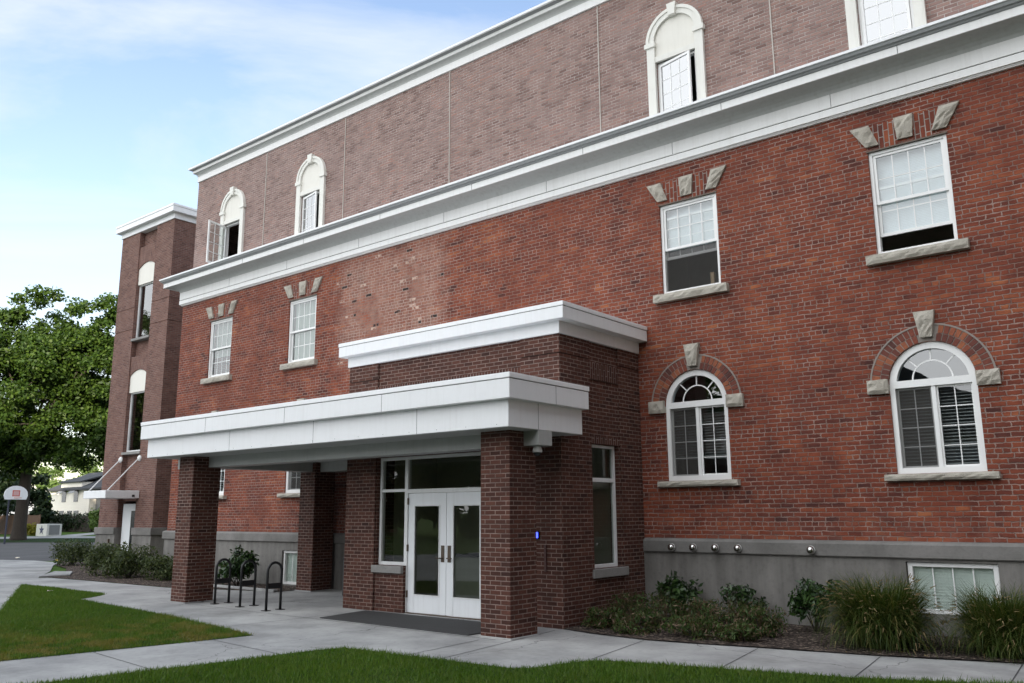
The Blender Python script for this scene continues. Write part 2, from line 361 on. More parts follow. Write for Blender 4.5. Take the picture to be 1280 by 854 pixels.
M['star'] = plain('navy_paint', (.02, .03, .09), .5)
M['board'] = plain('white_backboard', (.80, .80, .82), .45)
M['red'] = plain('red_paint', (.55, .10, .08), .5)
M['pinkish'] = plain('faded_red_target', (.60, .36, .35), .5)
M['rim'] = plain('orange_rim', (.55, .13, .04), .5)
M['pole'] = plain('dark_pole', (.03, .035, .06), .5)
M['litter'] = plain('pale_leaf_litter', (.55, .5, .4), .7)
M['leaflitter'] = plain('yellow_leaf_litter', (.5, .38, .06), .7)

# ------------------------------------------------------------------ mesh helpers
def tag(o, label=None, cat=None, group=None, kind=None):
    if label: o['label'] = label
    if cat: o['category'] = cat
    if group: o['group'] = group
    if kind: o['kind'] = kind
    return o
def thing(name, loc, label, cat, group=None):
    o = bpy.data.objects.new(name, None); C.objects.link(o); o.location = loc; o.empty_display_size = .2
    bpy.context.view_layer.update()
    return tag(o, label, cat, group)
def origin(o):
    v = Vector((0, 0, 0))
    while o is not None: v += o.location; o = o.parent
    return v

class MB:
    """collects world-space geometry, builds ONE mesh with metre UVs"""
    def __init__(s): s.v = []; s.f = []; s.uv = {}
    def face(s, pts, uv=None):
        i = len(s.v); s.v += [tuple(p) for p in pts]; s.f.append(tuple(range(i, i+len(pts))))
        if uv: s.uv[len(s.f)-1] = uv
    def box(s, x0, x1, y0, y1, z0, z1):
        i = len(s.v)
        s.v += [(x, y, z) for z in (z0, z1) for y in (y0, y1) for x in (x0, x1)]
        for q in ((0, 2, 3, 1), (4, 5, 7, 6), (0, 1, 5, 4), (1, 3, 7, 5), (3, 2, 6, 7), (2, 0, 4, 6)):
            s.f.append(tuple(i+k for k in q))
        return s
    def prism(s, prof, x0, x1, axis='x'):
        """profile [(y,z)] (ccw seen from +x) swept along x (or (x,z) along y)"""
        P = (lambda a, b, t: (t, a, b)) if axis == 'x' else (lambda a, b, t: (a, t, b)) if axis == 'y' else (lambda a, b, t: (a, b, t))
        n = len(prof); i = len(s.v)
        s.v += [P(a, b, x0) for a, b in prof] + [P(a, b, x1) for a, b in prof]
        for k in range(n):
            j = (k+1) % n; s.f.append((i+k, i+j, i+n+j, i+n+k))
        s.f.append(tuple(i+k for k in reversed(range(n)))); s.f.append(tuple(i+n+k for k in range(n)))
        return s
    def tube(s, pts, r, n=10, r2=None):
        pts = [Vector(p) for p in pts]; rings = []
        for k, p in enumerate(pts):
            d = (pts[min(k+1, len(pts)-1)] - pts[max(k-1, 0)]).normalized()
            a = d.orthogonal().normalized()
            if k and rings: # keep frame
                a = (pa - d*pa.dot(d)).normalized()
            pa = a; b = d.cross(a)
            ra = r if r2 is None else r + (r2-r)*k/(len(pts)-1)
            i = len(s.v); s.v += [tuple(p + (a*math.cos(2*math.pi*q/n) + b*math.sin(2*math.pi*q/n))*ra) for q in range(n)]
            rings.append(i)
        for i, j in zip(rings, rings[1:]):
            for q in range(n): s.f.append((i+q, i+(q+1) % n, j+(q+1) % n, j+q))
        s.f.append(tuple(rings[0]+q for q in reversed(range(n)))); s.f.append(tuple(rings[-1]+q for q in range(n)))
        return s
    def lathe(s, prof, c, n=20, axis='z'):
        """prof [(r,h)]"""
        i0 = len(s.v)
        for r, h in prof:
            for q in range(n):
                a = 2*math.pi*q/n; x, y = r*math.cos(a), r*math.sin(a)
                s.v.append((c[0]+x, c[1]+y, c[2]+h) if axis == 'z' else (c[0]+x, c[1]-h, c[2]+y))
        for k in range(len(prof)-1):
            for q in range(n):
                s.f.append((i0+k*n+q, i0+k*n+(q+1) % n, i0+(k+1)*n+(q+1) % n, i0+(k+1)*n+q))
        return s
    def build(s, name, mat, parent=None, bevel=0, smooth=False, recalc=True, jit=0):
        me = bpy.data.meshes.new(name); o0 = origin(parent)
        V = s.v if not jit else [tuple(c+rnd.uniform(-jit, jit) for c in p) for p in s.v]
        me.from_pydata([tuple(Vector(p)-o0) for p in V], [], s.f)
        if recalc:
            bm = bmesh.new(); bm.from_mesh(me); 
            if not s.uv: bmesh.ops.remove_doubles(bm, verts=bm.verts, dist=1e-5)
            bmesh.ops.recalc_face_normals(bm, faces=bm.faces)
            if bevel: bmesh.ops.bevel(bm, geom=list(bm.edges), offset=bevel, segments=1, affect='EDGES', clamp_overlap=True)
            bm.to_mesh(me); bm.free()
        ul = me.uv_layers.new(name='UVMap')
        for p in me.polygons:
            ax = max(range(3), key=lambda k: abs(p.normal[k]))
            cu = s.uv.get(p.index) if recalc and not bevel else s.uv.get(p.index)
            for n_, li in enumerate(p.loop_indices):
                if cu: 
                    ul.data[li].uv = cu[n_] if me.loops[li].vertex_index == s.f[p.index][n_] else cu[list(s.f[p.index]).index(me.loops[li].vertex_index)]
                    continue
                c = Vector(me.vertices[me.loops[li].vertex_index].co) + o0
                ul.data[li].uv = (c.y, c.z) if ax == 0 else (c.x, c.z) if ax == 1 else (c.x, c.y)
        if smooth:
            for p in me.polygons: p.use_smooth = True
        me.materials.append(mat)
        o = bpy.data.objects.new(name, me); C.objects.link(o)
        if parent: o.parent = parent
        return o
def fast_mesh(name, V, F, mat, parent=None, nside=4):
    """numpy verts/faces of constant size; V in world coords"""
    o0 = np.array(origin(parent)); me = bpy.data.meshes.new(name)
    V = np.asarray(V, dtype=np.float32) - o0.astype(np.float32); F = np.asarray(F, dtype=np.int32)
    me.vertices.add(len(V)); me.vertices.foreach_set('co', V.ravel())
    me.loops.add(F.size); me.loops.foreach_set('vertex_index', F.ravel())
    me.polygons.add(len(F)); me.polygons.foreach_set('loop_start', np.arange(0, F.size, nside, dtype=np.int32))
    me.update(calc_edges=True); me.validate()
    me.materials.append(mat); o = bpy.data.objects.new(name, me); C.objects.link(o)
    if parent: o.parent = parent
    return o
def structure(o): o['kind'] = 'structure'; return o

def holed(outer, holes, P, ret, name, mat, parent, mb_extra=None):
    """wall sheet with openings: outer/holes are 2-D loops, P(a,b) -> point, ret(p) -> point pushed into the wall"""
    bm = bmesh.new(); es = []; hv = []
    for lp in [outer] + holes:
        vs = [bm.verts.new(P(*q)) for q in lp]
        es += [bm.edges.new((vs[i], vs[(i+1) % len(vs)])) for i in range(len(vs))]; hv.append(vs)
    bmesh.ops.triangle_fill(bm, use_beauty=True, use_dissolve=False, edges=es)
    mb = MB()
    bm.faces.ensure_lookup_table()
    for f in bm.faces: mb.face([v.co for v in f.verts])
    for lp in holes:
        n = len(lp)
        for i in range(n):
            a, b = P(*lp[i]), P(*lp[(i+1) % n]); mb.face([a, b, ret(b), ret(a)])
    bm.free()
    if mb_extra: mb_extra(mb)
    return mb.build(name, mat, parent)
def rect(a0, a1, b0, b1): return [(a0, b0), (a1, b0), (a1, b1), (a0, b1)]
def archloop(cx, r, z0, zs, n=20):
    return [(cx-r, z0), (cx+r, z0)] + [(cx+r*math.cos(math.pi*k/n), zs+r*math.sin(math.pi*k/n)) for k in range(n+1)]

def rock(name, quad, y0, depth, mat, parent, nx=10, nz=4, amp=.018, seed=0, axis='y'):
    """rock-faced stone: quad = 4 (x,z) corners bl,br,tr,tl ; front pushed out irregularly"""
    r = random.Random(seed); mb = MB(); g = []
    for j in range(nz+1):
        row = []
        for i in range(nx+1):
            s_, t = i/nx, j/nz
            a = [quad[0][k]*(1-s_)+quad[1][k]*s_ for k in (0, 1)]; b = [quad[3][k]*(1-s_)+quad[2][k]*s_ for k in (0, 1)]
            x, z = a[0]*(1-t)+b[0]*t, a[1]*(1-t)+b[1]*t
            edge = i in (0, nx) or j in (0, nz)
            y = y0-depth + (amp*.9 if edge else r.uniform(-amp, amp*.6))
            if edge: x += r.uniform(-.003, .003); z += r.uniform(-.003, .003)
            row.append((x, y, z))
        g.append(row)
    for j in range(nz):
        for i in range(nx): mb.face([g[j][i], g[j][i+1], g[j+1][i+1], g[j+1][i]])
    ring = [g[0][i] for i in range(nx+1)] + [g[j][nx] for j in range(1, nz+1)] + [g[nz][i] for i in range(nx-1, -1, -1)] + [g[j][0] for j in range(nz-1, 0, -1)]
    for k in range(len(ring)):
        a, b = ring[k], ring[(k+1) % len(ring)]
        mb.face([a, (a[0], y0+.03, a[2]), (b[0], y0+.03, b[2]), b])
    return mb.build(name, mat, parent)
def slats(x0, x1, y, z0, z1, pitch=.05, wdt=.042, tilt=.9):
    mb = MB(); z = z1-pitch*.5; c, s_ = math.cos(tilt)*wdt/2, math.sin(tilt)*wdt/2
    while z > z0:
        mb.face([(x0, y-c, z-s_), (x1, y-c, z-s_), (x1, y+c, z+s_), (x0, y+c, z+s_)]); z -= pitch
    return mb
def pane(x0, x1, y, z0, z1):
    mb = MB(); mb.face([(x0, y, z0), (x1, y, z0), (x1, y, z1), (x0, y, z1)]); return mb
def frame_box(mb, x0, x1, z0, z1, y0, y1, t, tb=None, tt=None):
    tb = tb or t; tt = tt or t
    mb.box(x0, x0+t, y0, y1, z0, z1); mb.box(x1-t, x1, y0, y1, z0, z1)
    mb.box(x0+t, x1-t, y0, y1, z0, z0+tb); mb.box(x0+t, x1-t, y0, y1, z1-tt, z1); return mb

# ------------------------------------------------------------------ ground
def sheet(name, pts, z, mat):
    mb = MB(); bm = bmesh.new(); vs = [bm.verts.new((x, y, z)) for x, y in pts]
    es = [bm.edges.new((vs[i], vs[(i+1) % len(vs)])) for i in range(len(vs))]
    bmesh.ops.triangle_fill(bm, use_beauty=True, edges=es)
    for f in bm.faces:
        f.normal_update()
        p = [v.co.copy() for v in f.verts]
        if f.normal.z < 0: p.reverse()
        mb.face(p)
    bm.free()
    return structure(mb.build(name, mat, recalc=False))
sheet('ground', [(-900, -900), (900, -900), (900, 900), (-900, 900)], -.024, M['ground'])
sheet('parking_lot', [(-60, 2), (-42, -21), (-20.7, -7.5), (-26, -.2), (-25.3, .6), (-26.4, 4.3), (-24.4, 6), (-25, 34), (-38, 28)][:0] or [(-58.5, 9.4), (-66, -12), (-40, -30), (-26.6, -1.4), (-28.6, 1.1), (-26.2, 3.2), (-25.2, 8.), (-28, 26), (-43, 18.6)], -.012, M['asphalt'])
BED = [(1.44, -2.58), (2.09, -2.74), (3.04, -2.83), (3.8, -2.72), (4.58, -2.55), (6.09, -2.28), (7.58, -1.86), (9.1, -1.3), (12, -.9), (20, -.9)]
LF = [(-3.5, -24), (-2.1, -16.8), (-.62, -9.43), (-.16, -7.2), (-.03, -6.2), (.10, -5.86), (.45, -5.80), (1.25, -5.79), (2.1, -5.74), (2.93, -5.68), (3.12, -5.5), (3.25, -4.95), (3.40, -4.64), (3.62, -4.55), (4.84, -4.25), (6.25, -3.9), (7.655, -3.3), (9.2, -2.75), (12, -2.4), (20, -2.4), (20, -24)]
LL = [(-15.3, -3.87), (-12.9, -3.86), (-10.9, -3.85), (-10.5, -4.0), (-10.1, -4.5), (-9.9, -4.86), (-7.4, -5.08), (-5.09, -5.33), (-1.95, -5.86), (-2.1, -6.8), (-2.55, -9.15), (-3.0, -9.45)]
sheet('walkway', [(-30.5, 1.0), (-27.0, -4.5), (-14, -24), (20, -24), (20, -.03), (-8.2, -.03), (-8.2, -1.3), (-11.2, -2.1), (-15.5, -2.2), (-17.5, -2.3), (-17.55, -2.55), (-20.6, -.9), (-23.8, .55), (-25.8, 1.6), (-28.2, 1.65)], 0, M['sidewalk'])
sheet('turf', LF, .004, M['turf'])
sheet('turf', LL, .004, M['turf'])
sheet('planting_bed', BED + [(20, -.06), (1.44, -.06)], .02, M['mulch'])
sheet('planting_bed', [(-8.2, -1.3), (-11.2, -2.1), (-15.5, -2.2), (-17.5, -2.3), (-18.9, -1.15), (-21.5, .0), (-23.8, .62), (-26.4, 2.), (-24.4, 2.4), (-20, 2.1), (-15, 2.), (-15, -.07), (-8.2, -.07)], .012, M['mulch'])
sheet('planting_bed', [(-8.15, -1.2), (-8.15, -.07), (-7.75, -.07), (-7.75, -1.2)], .012, M['mulch'])
mb = MB(); mb.prism([(-17.6, -2.5), (-17.6, -1.6), (-19.0, -.9), (-19.6, -1.2)], .0, .05, 'z'); structure(mb.build('kerb_slab', M['sidewalk'], bevel=.01))
mb = MB(); mb.box(-11.25, -7.75, -1.36, -1.24, 0, .06); structure(mb.build('bed_kerb', M['sidewalk'], bevel=.008))
# tooled joints of the walk
mb = MB()
def strip(mb, a, b, wd=.014, z=.0035):
    a, b = Vector((*a, z)), Vector((*b, z)); d = (b-a).normalized(); n = Vector((-d.y, d.x, 0))*wd/2
    mb.face([a-n, b-n, b+n, a+n])
for a, b in (((3.04, -2.86), (3.318, -4.6)), ((4.614, -2.58), (4.86, -4.22)), ((6.093, -2.3), (6.27, -3.88)), ((7.576, -1.9), (7.67, -3.26)), ((1.4, -2.75), (1.79, -5.72)), ((1.112, -4.2), (1.24, -5.75)),
             ((-3.05, -2.6), (-3.2, -5.5)), ((-5.6, -.1), (-5.9, -5.15)), ((-8.2, -1.4), (-8.8, -4.9)), ((-2.0, -6.5), (-.1, -6.7)), ((-2.3, -8.1), (-.4, -8.3)), ((-11, -2.2), (-11.3, -3.8)), ((-13.5, -2.25), (-13.6, -3.8)), ((-8.1, -3.95), (1.3, -4.05)), ((-15.8, -2.3), (-15.9, -3.8)), ((-17.6, -2.7), (-19.6, -5.2)), ((-21, -.8), (-23.6, -4)), ((-24.5, 1), (-27.2, -2.6))):
    strip(mb, a, b)
structure(mb.build('walkway_joints', M['seam'], recalc=False))
# far strips beyond the parking lot
sheet('tree_lawn', [(-58.7, 9.4), (-43.0, 18.7), (-44.5, 22.6), (-52.8, 25), (-61.4, 20.6), (-66.8, 13)][:0] or [(-59.0, 9.2), (-43, 18.7), (-46.5, 27), (-64.0, 17.2), (-66.5, 12)], .006, M['turf'])
sheet('far_pavement', [(-66.9, 11.6), (-64.4, 17.4), (-47, 27.2), (-48.5, 31), (-72, 20.2), (-74, 14)], .0, M['sidewalk'])
sheet('driveway', [(-70.5, 20.2), (-68.5, 21.5), (-84, 34), (-87, 33)], .006, M['sidewalk'])
# lawn blades
def blades(name, poly, n, h, region, seed):
    r = np.random.default_rng(seed); x0, x1, y0, y1 = region
    px = np.array(poly); k = len(px)
    def inside(X, Y):
        c = np.zeros(len(X), bool); j = k-1
        for i in range(k):
            xi, yi = px[i]; xj, yj = px[j]
            with np.errstate(divide='ignore', invalid='ignore'):
                c ^= ((yi > Y) != (yj > Y)) & (X < (xj-xi)*(Y-yi)/(yj-yi)+xi)
            j = i
        return c
    X = r.uniform(x0, x1, n); Y = r.uniform(y0, y1, n)
    k_ = inside(X+r.normal(0, .035, n), Y+r.normal(0, .035, n)); X, Y = X[k_], Y[k_]; n = len(X)
    patch = .75+.5*(np.sin(X*2.1+Y*1.3)*np.sin(Y*2.7-X*.7)*.5+.5)
    H = h*r.uniform(.4, 1.15, n)*patch*np.where(r.uniform(0, 1, n) > .97, 1.6, 1.); A = r.uniform(0, 2*np.pi, n); W = r.uniform(.003, .0055, n)
    LX, LY = r.normal(0, .35, n)*H, r.normal(0, .35, n)*H
    V = np.zeros((n, 3, 3)); V[:, 0] = np.c_[X-np.cos(A)*W, Y-np.sin(A)*W, np.full(n, .003)]; V[:, 1] = np.c_[X+np.cos(A)*W, Y+np.sin(A)*W, np.full(n, .003)]
    V[:, 2] = np.c_[X+LX, Y+LY, H]
    o = fast_mesh(name, V.reshape(-1, 3), np.arange(3*n).reshape(-1, 3), M['blade'], None, 3); o['kind'] = 'stuff'
    return o
tag(blades('lawn_grass', LF, 330000, .055, (-2., 9., -11., -2.4), 1), 'short mown green grass of the front lawn by the camera')
tag(blades('lawn_grass', LL, 300000, .05, (-15.4, -1.9, -9.6, -3.8), 2), 'mown grass of the small wedge lawn with yellowed edge')

# ------------------------------------------------------------------ main building
B = thing('brick_building', (-3, 7, 0), 'large three-storey red brick building with white cornices and stone-trimmed windows', 'building')
X0, X1 = -15.06, 22.
WX = [-13.42, -9.51, 2.02, 5.89]; WW = 1.178; ZB, ZA = 5.775, 7.53
AX = [-13.4, -9.36, 1.965, 5.88]; AW = 1.225; AC, AS = 2.325, 3.69
UC = [-12.83, -9.0, 2.43, 6.33]
def rec(d): return lambda p: (p[0], p[1]+d, p[2])
holes = [rect(x, x+WW, ZB, ZA) for x in WX] + [archloop(x+AW/2, AW/2, AC, AS) for x in AX]
holed([(X0, 1.3), (X1, 1.3), (X1, 8.6), (X0, 8.6)], holes, lambda a, b: (a, 0, b), rec(.16), 'brick_wall', M['brick'], B,
      lambda mb: mb.face([(X0, 0, 1.3), (X0, 14, 1.3), (X0, 14, 8.6), (X0, 0, 8.6)]))
# upper storey, set back
uh = [rect(c-.43, c+.43, 9.16, 10.62) for c in UC]
def upside(mb):
    mb.face([(-14.97, .2, 9.0), (-14.97, 14, 9.0), (-14.97, 14, 12.6), (-14.97, .2, 12.6)])
holed([(-14.97, 9.0), (X1, 9.0), (X1, 12.6), (-14.97, 12.6)], uh, lambda a, b: (a, .2, b), rec(.16), 'upper_brick_wall', M['brick_up'], B, upside)
mb = MB()
for x in (.63, -3.70, -7.61, -11.21, 4.38): MB().box(x-.011, x+.011, .185, .21, 9.1, 12.47).build('sealant_joint', M['sealant'], B)
# base
bh = [rect(5.89, 7.11, .30, 1.04), rect(-9.28, -8.06, .03, .88)]
def ret_base(p): return (p[0], p[1]+.2, p[2])
holed([(X0-.05, -.1), (X1, -.1), (X1, 1.085), (X0-.05, 1.085)], bh, lambda a, b: (a, -.05, b), ret_base, 'concrete_base', M['conc'], B,
      lambda mb: mb.face([(X0-.05, -.05, -.1), (X0-.05, 14, -.1), (X0-.05, 14, 1.085), (X0-.05, -.05, 1.085)]))
mb = MB(); pr = [(0.02, 1.083), (-.085, 1.083), (-.10, 1.10), (-.10, 1.28), (-.075, 1.31), (.02, 1.335)]
MB().prism(pr, 1.46, X1).build('base_band', M['band'], B); mb.prism(pr, X0-.1, -3.85); mb.prism([(14, 1.083), (14, 1.33), (.021, 1.33), (.021, 1.083)], X0-.1, X0+.02); mb.build('base_band', M['band'], B)
# middle cornice: boards with mitred left end
def sweep(prof, xl, name, mat, parent, x1=X1, closed=False, back=14.):
    """prof [(out,z)] from top to bottom; out is how far it stands off the wall at y=0/x=xl"""
    mb = MB()
    for (o1, z1), (o2, z2) in zip(prof, prof[1:]):
        mb.face([(xl-o1, -o1+sweep.y, z1), (x1, -o1+sweep.y, z1), (x1, -o2+sweep.y, z2), (xl-o2, -o2+sweep.y, z2)][::-1])
        mb.face([(xl-o1, back, z1), (xl-o1, -o1+sweep.y, z1), (xl-o2, -o2+sweep.y, z2), (xl-o2, back, z2)][::-1])
    return mb.build(name, mat, parent)
sweep.y = 0
sweep([(-.25, 9.19), (.54, 9.135), (.56, 9.13), (.56, 9.085), (.54, 9.08)], X0, 'cornice_edge', M['cap'], B)
sweep([(.54, 9.082), (.52, 9.03), (.485, 9.02), (.475, 8.995), (.45, 8.985)], X0, 'gutter', M['gutter'], B)
sweep([(.45, 8.988), (.455, 8.98), (.455, 8.85), (.43, 8.85), (.43, 8.865)], X0, 'cornice_fascia', M['fascia'], B)
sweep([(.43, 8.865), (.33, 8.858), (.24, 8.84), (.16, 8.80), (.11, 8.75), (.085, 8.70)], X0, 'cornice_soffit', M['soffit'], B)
sweep([(.085, 8.705), (.085, 8.462), (.06, 8.462)], X0, 'frieze_board', M['fascia'], B)
sweep([(.062, 8.466), (.062, 8.440)], X0, 'frieze_seam', M['seam'], B)
sweep([(.062, 8.442), (.09, 8.440), (.09, 8.315), (.06, 8.31), (.06, 8.295), (.045, 8.29), (.045, 8.275), (-.02, 8.27)], X0, 'frieze_board', M['fascia'], B)
mb = MB()
for x in (-12.4, -9.6, -6.6, -3.6, -.6, 2.4, 5.4):
    MB().box(x-.004, x+.004, -.087, -.08, 8.467, 8.70).build('board_joint', M['seam'], B); MB().box(x+1.2-.004, x+1.2+.004, -.458, -.45, 8.852, 8.985).build('board_joint', M['seam'], B)
# roof cornice
sweep.y = .2
sweep([(-.6, 12.97), (.24, 12.95), (.26, 12.945), (.26, 12.89), (.22, 12.885)], -14.97, 'roof_edge', M['cap'], B)
sweep([(.22, 12.887), (.16, 12.865), (.15, 12.85)], -14.97, 'roof_gutter', M['gutter'], B)
sweep([(.15, 12.852), (.155, 12.845), (.155, 12.77), (.14, 12.765)], -14.97, 'roof_fascia', M['fascia'], B)
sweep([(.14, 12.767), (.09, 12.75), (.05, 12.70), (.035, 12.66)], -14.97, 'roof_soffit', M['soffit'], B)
sweep([(.035, 12.662), (.035, 12.475), (-.01, 12.47)], -14.97, 'roof_frieze', M['fascia'], B)
mb = MB(); mb.box(-14.96, X1, .2, 14, 12.9, 12.93); mb.build('flat_roof', M['roof'], B)
mb = MB(); mb.box(X0+.02, X1, .18, 13.9, 1.2, 1.35); mb.box(X0+.02, X1, .18, 13.9, 4.95, 5.1); mb.box(X0+.12, X1, .22, 13.9, 8.95, 9.05)
mb.box(X0+.02, X1, 4.2, 4.3, 0, 1.2); mb.box(X0+.02, X1, 3.4, 3.5, 1.35, 4.95); mb.box(X0+.02, X1, 3.4, 3.5, 5.1, 8.95); mb.box(X0+.12, X1, 3.4, 3.5, 9.05, 12.8)
for x in (-11.1, -5.5, .8, 4.4): mb.box(x-.06, x+.06, .25, 3.4, 1.35, 4.95); mb.box(x-.06, x+.06, .25, 3.4, 5.1, 8.95); mb.box(x-.06, x+.06, .4, 3.4, 9.05, 12.8)
mb.build('interior_walls', M['room'], B)

def sill(w_, x0, x1, z0, z1, seed): rock('sill', [(x0, z0), (x1, z0), (x1, z1), (x0, z1)], .0, .13, M['stone'], w_, 18, 3, .016, seed)
def dh_window(x, kind, seed):
    x1 = x+WW; y = .035
    mb = frame_box(MB(), x, x1, ZB, ZA, y, y+.11, .055, .06, .055)
    wn = mb.build('window', M['vinyl'], B, .004)
    zm = 6.66
    a, b = x+.057, x1-.057
    s1 = frame_box(MB(), a, b, zm-.03, ZA-.057, y+.02, y+.055, .045, .05, .04)
    for k in (1, 2, 3):
        xx = a+.045+(b-a-.09)*k/4; s1.box(xx-.008, xx+.008, y+.034, y+.042, zm+.02, ZA-.1)
    zz = (zm+ZA-.08)/2; 
    for k in range(4):
        q0 = a+.045+(b-a-.09)*k/4+.008; q1 = a+.045+(b-a-.09)*(k+1)/4-.008; s1.box(q0, q1, y+.034, y+.042, zz-.008, zz+.008)
    u_ = s1.build('upper_sash', M['vinyl'], wn)
    pane(a+.04, b-.04, y+.038, zm, ZA-.08).build('pane', M['glass'], wn)
    zo = {'open': 6.10, 'half': 6.46}.get(kind, ZB+.06)
    top = zo+(zm-ZB-.055)
    s2 = frame_box(MB(), a, b, zo, top, y+.06, y+.095, .045, .05, .04)
    for k in (1, 2, 3):
        xx = a+.045+(b-a-.09)*k/4; s2.box(xx-.008, xx+.008, y+.072, y+.08, zo+.05, top-.04)
    zz = (zo+top)/2
    for k in range(4):
        q0 = a+.045+(b-a-.09)*k/4+.008; q1 = a+.045+(b-a-.09)*(k+1)/4-.008; s2.box(q0, q1, y+.072, y+.08, zz-.008, zz+.008)
    s2.build('lower_sash', M['vinyl'], wn)
    pane(a+.04, b-.04, y+.076, zo+.04, top-.03).build('pane', M['glass'], wn)
    yb = y+.15
    if kind == 'open': 
        mb = slats(a, b, yb, 6.12, ZA, .026, .027, 1.35); mb.build('blind', M['shade'], wn)
    elif kind == 'half':
        pane(a+.001, b-.001, y+.058, ZB+.062, zm-.03).build('insect_screen', M['screen'], wn)  # added grey screen, stands for the grey reflection in this window
        slats(a, b, yb, zm-.02, ZA, .026, .027, 1.35).build('blind', M['shade'], wn)
    elif kind == 'curtain':
        mb = MB(); n = 46
        P = [(a+(b-a)*i/n, yb+.035*math.sin(i*1.1)+.012*math.sin(i*2.7)) for i in range(n+1)]
        for (p, q) in zip(P, P[1:]): mb.face([(p[0], p[1], ZB+.02), (q[0], q[1], ZB+.02), (q[0], q[1], ZA), (p[0], p[1], ZA)])
        mb.build('curtain', M['curtain'], wn, smooth=True)
    else:
        slats(a, b, yb, zm-.25, ZA, .04, .042, 1.1).build('blind', M['blind_old'], wn)
    sill(wn, x-.15, x1+.15, ZB-.155, ZB-.008, seed)
    c = (x+x1)/2
    for nm, q in (('keystone', [(c-.115, ZA+.085), (c+.115, ZA+.085), (c+.145, ZA+.46), (c-.145, ZA+.46)]),
                  ('voussoir', [(x-.02, ZA+.085), (x+.19, ZA+.085), (x+.06, ZA+.45), (x-.24, ZA+.45)]),
                  ('voussoir', [(x1-.19, ZA+.085), (x1+.02, ZA+.085), (x1+.24, ZA+.45), (x1-.06, ZA+.45)])):
        rock(nm, q, 0, .06, M['stone'], wn, 5, 6, .022, seed+len(nm)+int(q[0][0]*7))
    for q in ([(x+.19, ZA+.02), (c-.115, ZA+.02), (c-.145, ZA+.45), (x+.06, ZA+.45)], [(c+.115, ZA+.02), (x1-.19, ZA+.02), (x1-.06, ZA+.45), (c+.145, ZA+.45)]):
        MB().prism([(p[0], p[1]) for p in q], -.006, .02, 'y').build('flat_arch', M['brick_arch'], wn)
    mb = MB(); mb.box(x-.02, x1+.02, -.012, .05, ZA-.002, ZA+.02); mb.build('lintel', M['bronze'], wn)
    return wn
for x, k, s_ in zip(WX, ('blind', 'curtain', 'half', 'open'), (1, 2, 3, 4)): w_ = dh_window(x, k, s_)
# little things standing inside the half-open window
mb = MB(); mb.box(2.86, 2.93, .30, .37, 5.84, 6.13); wdg = mb.build('wooden_block', M['woodblock']); tag(wdg, 'small tan wooden block standing inside the half-open upper window', 'block')

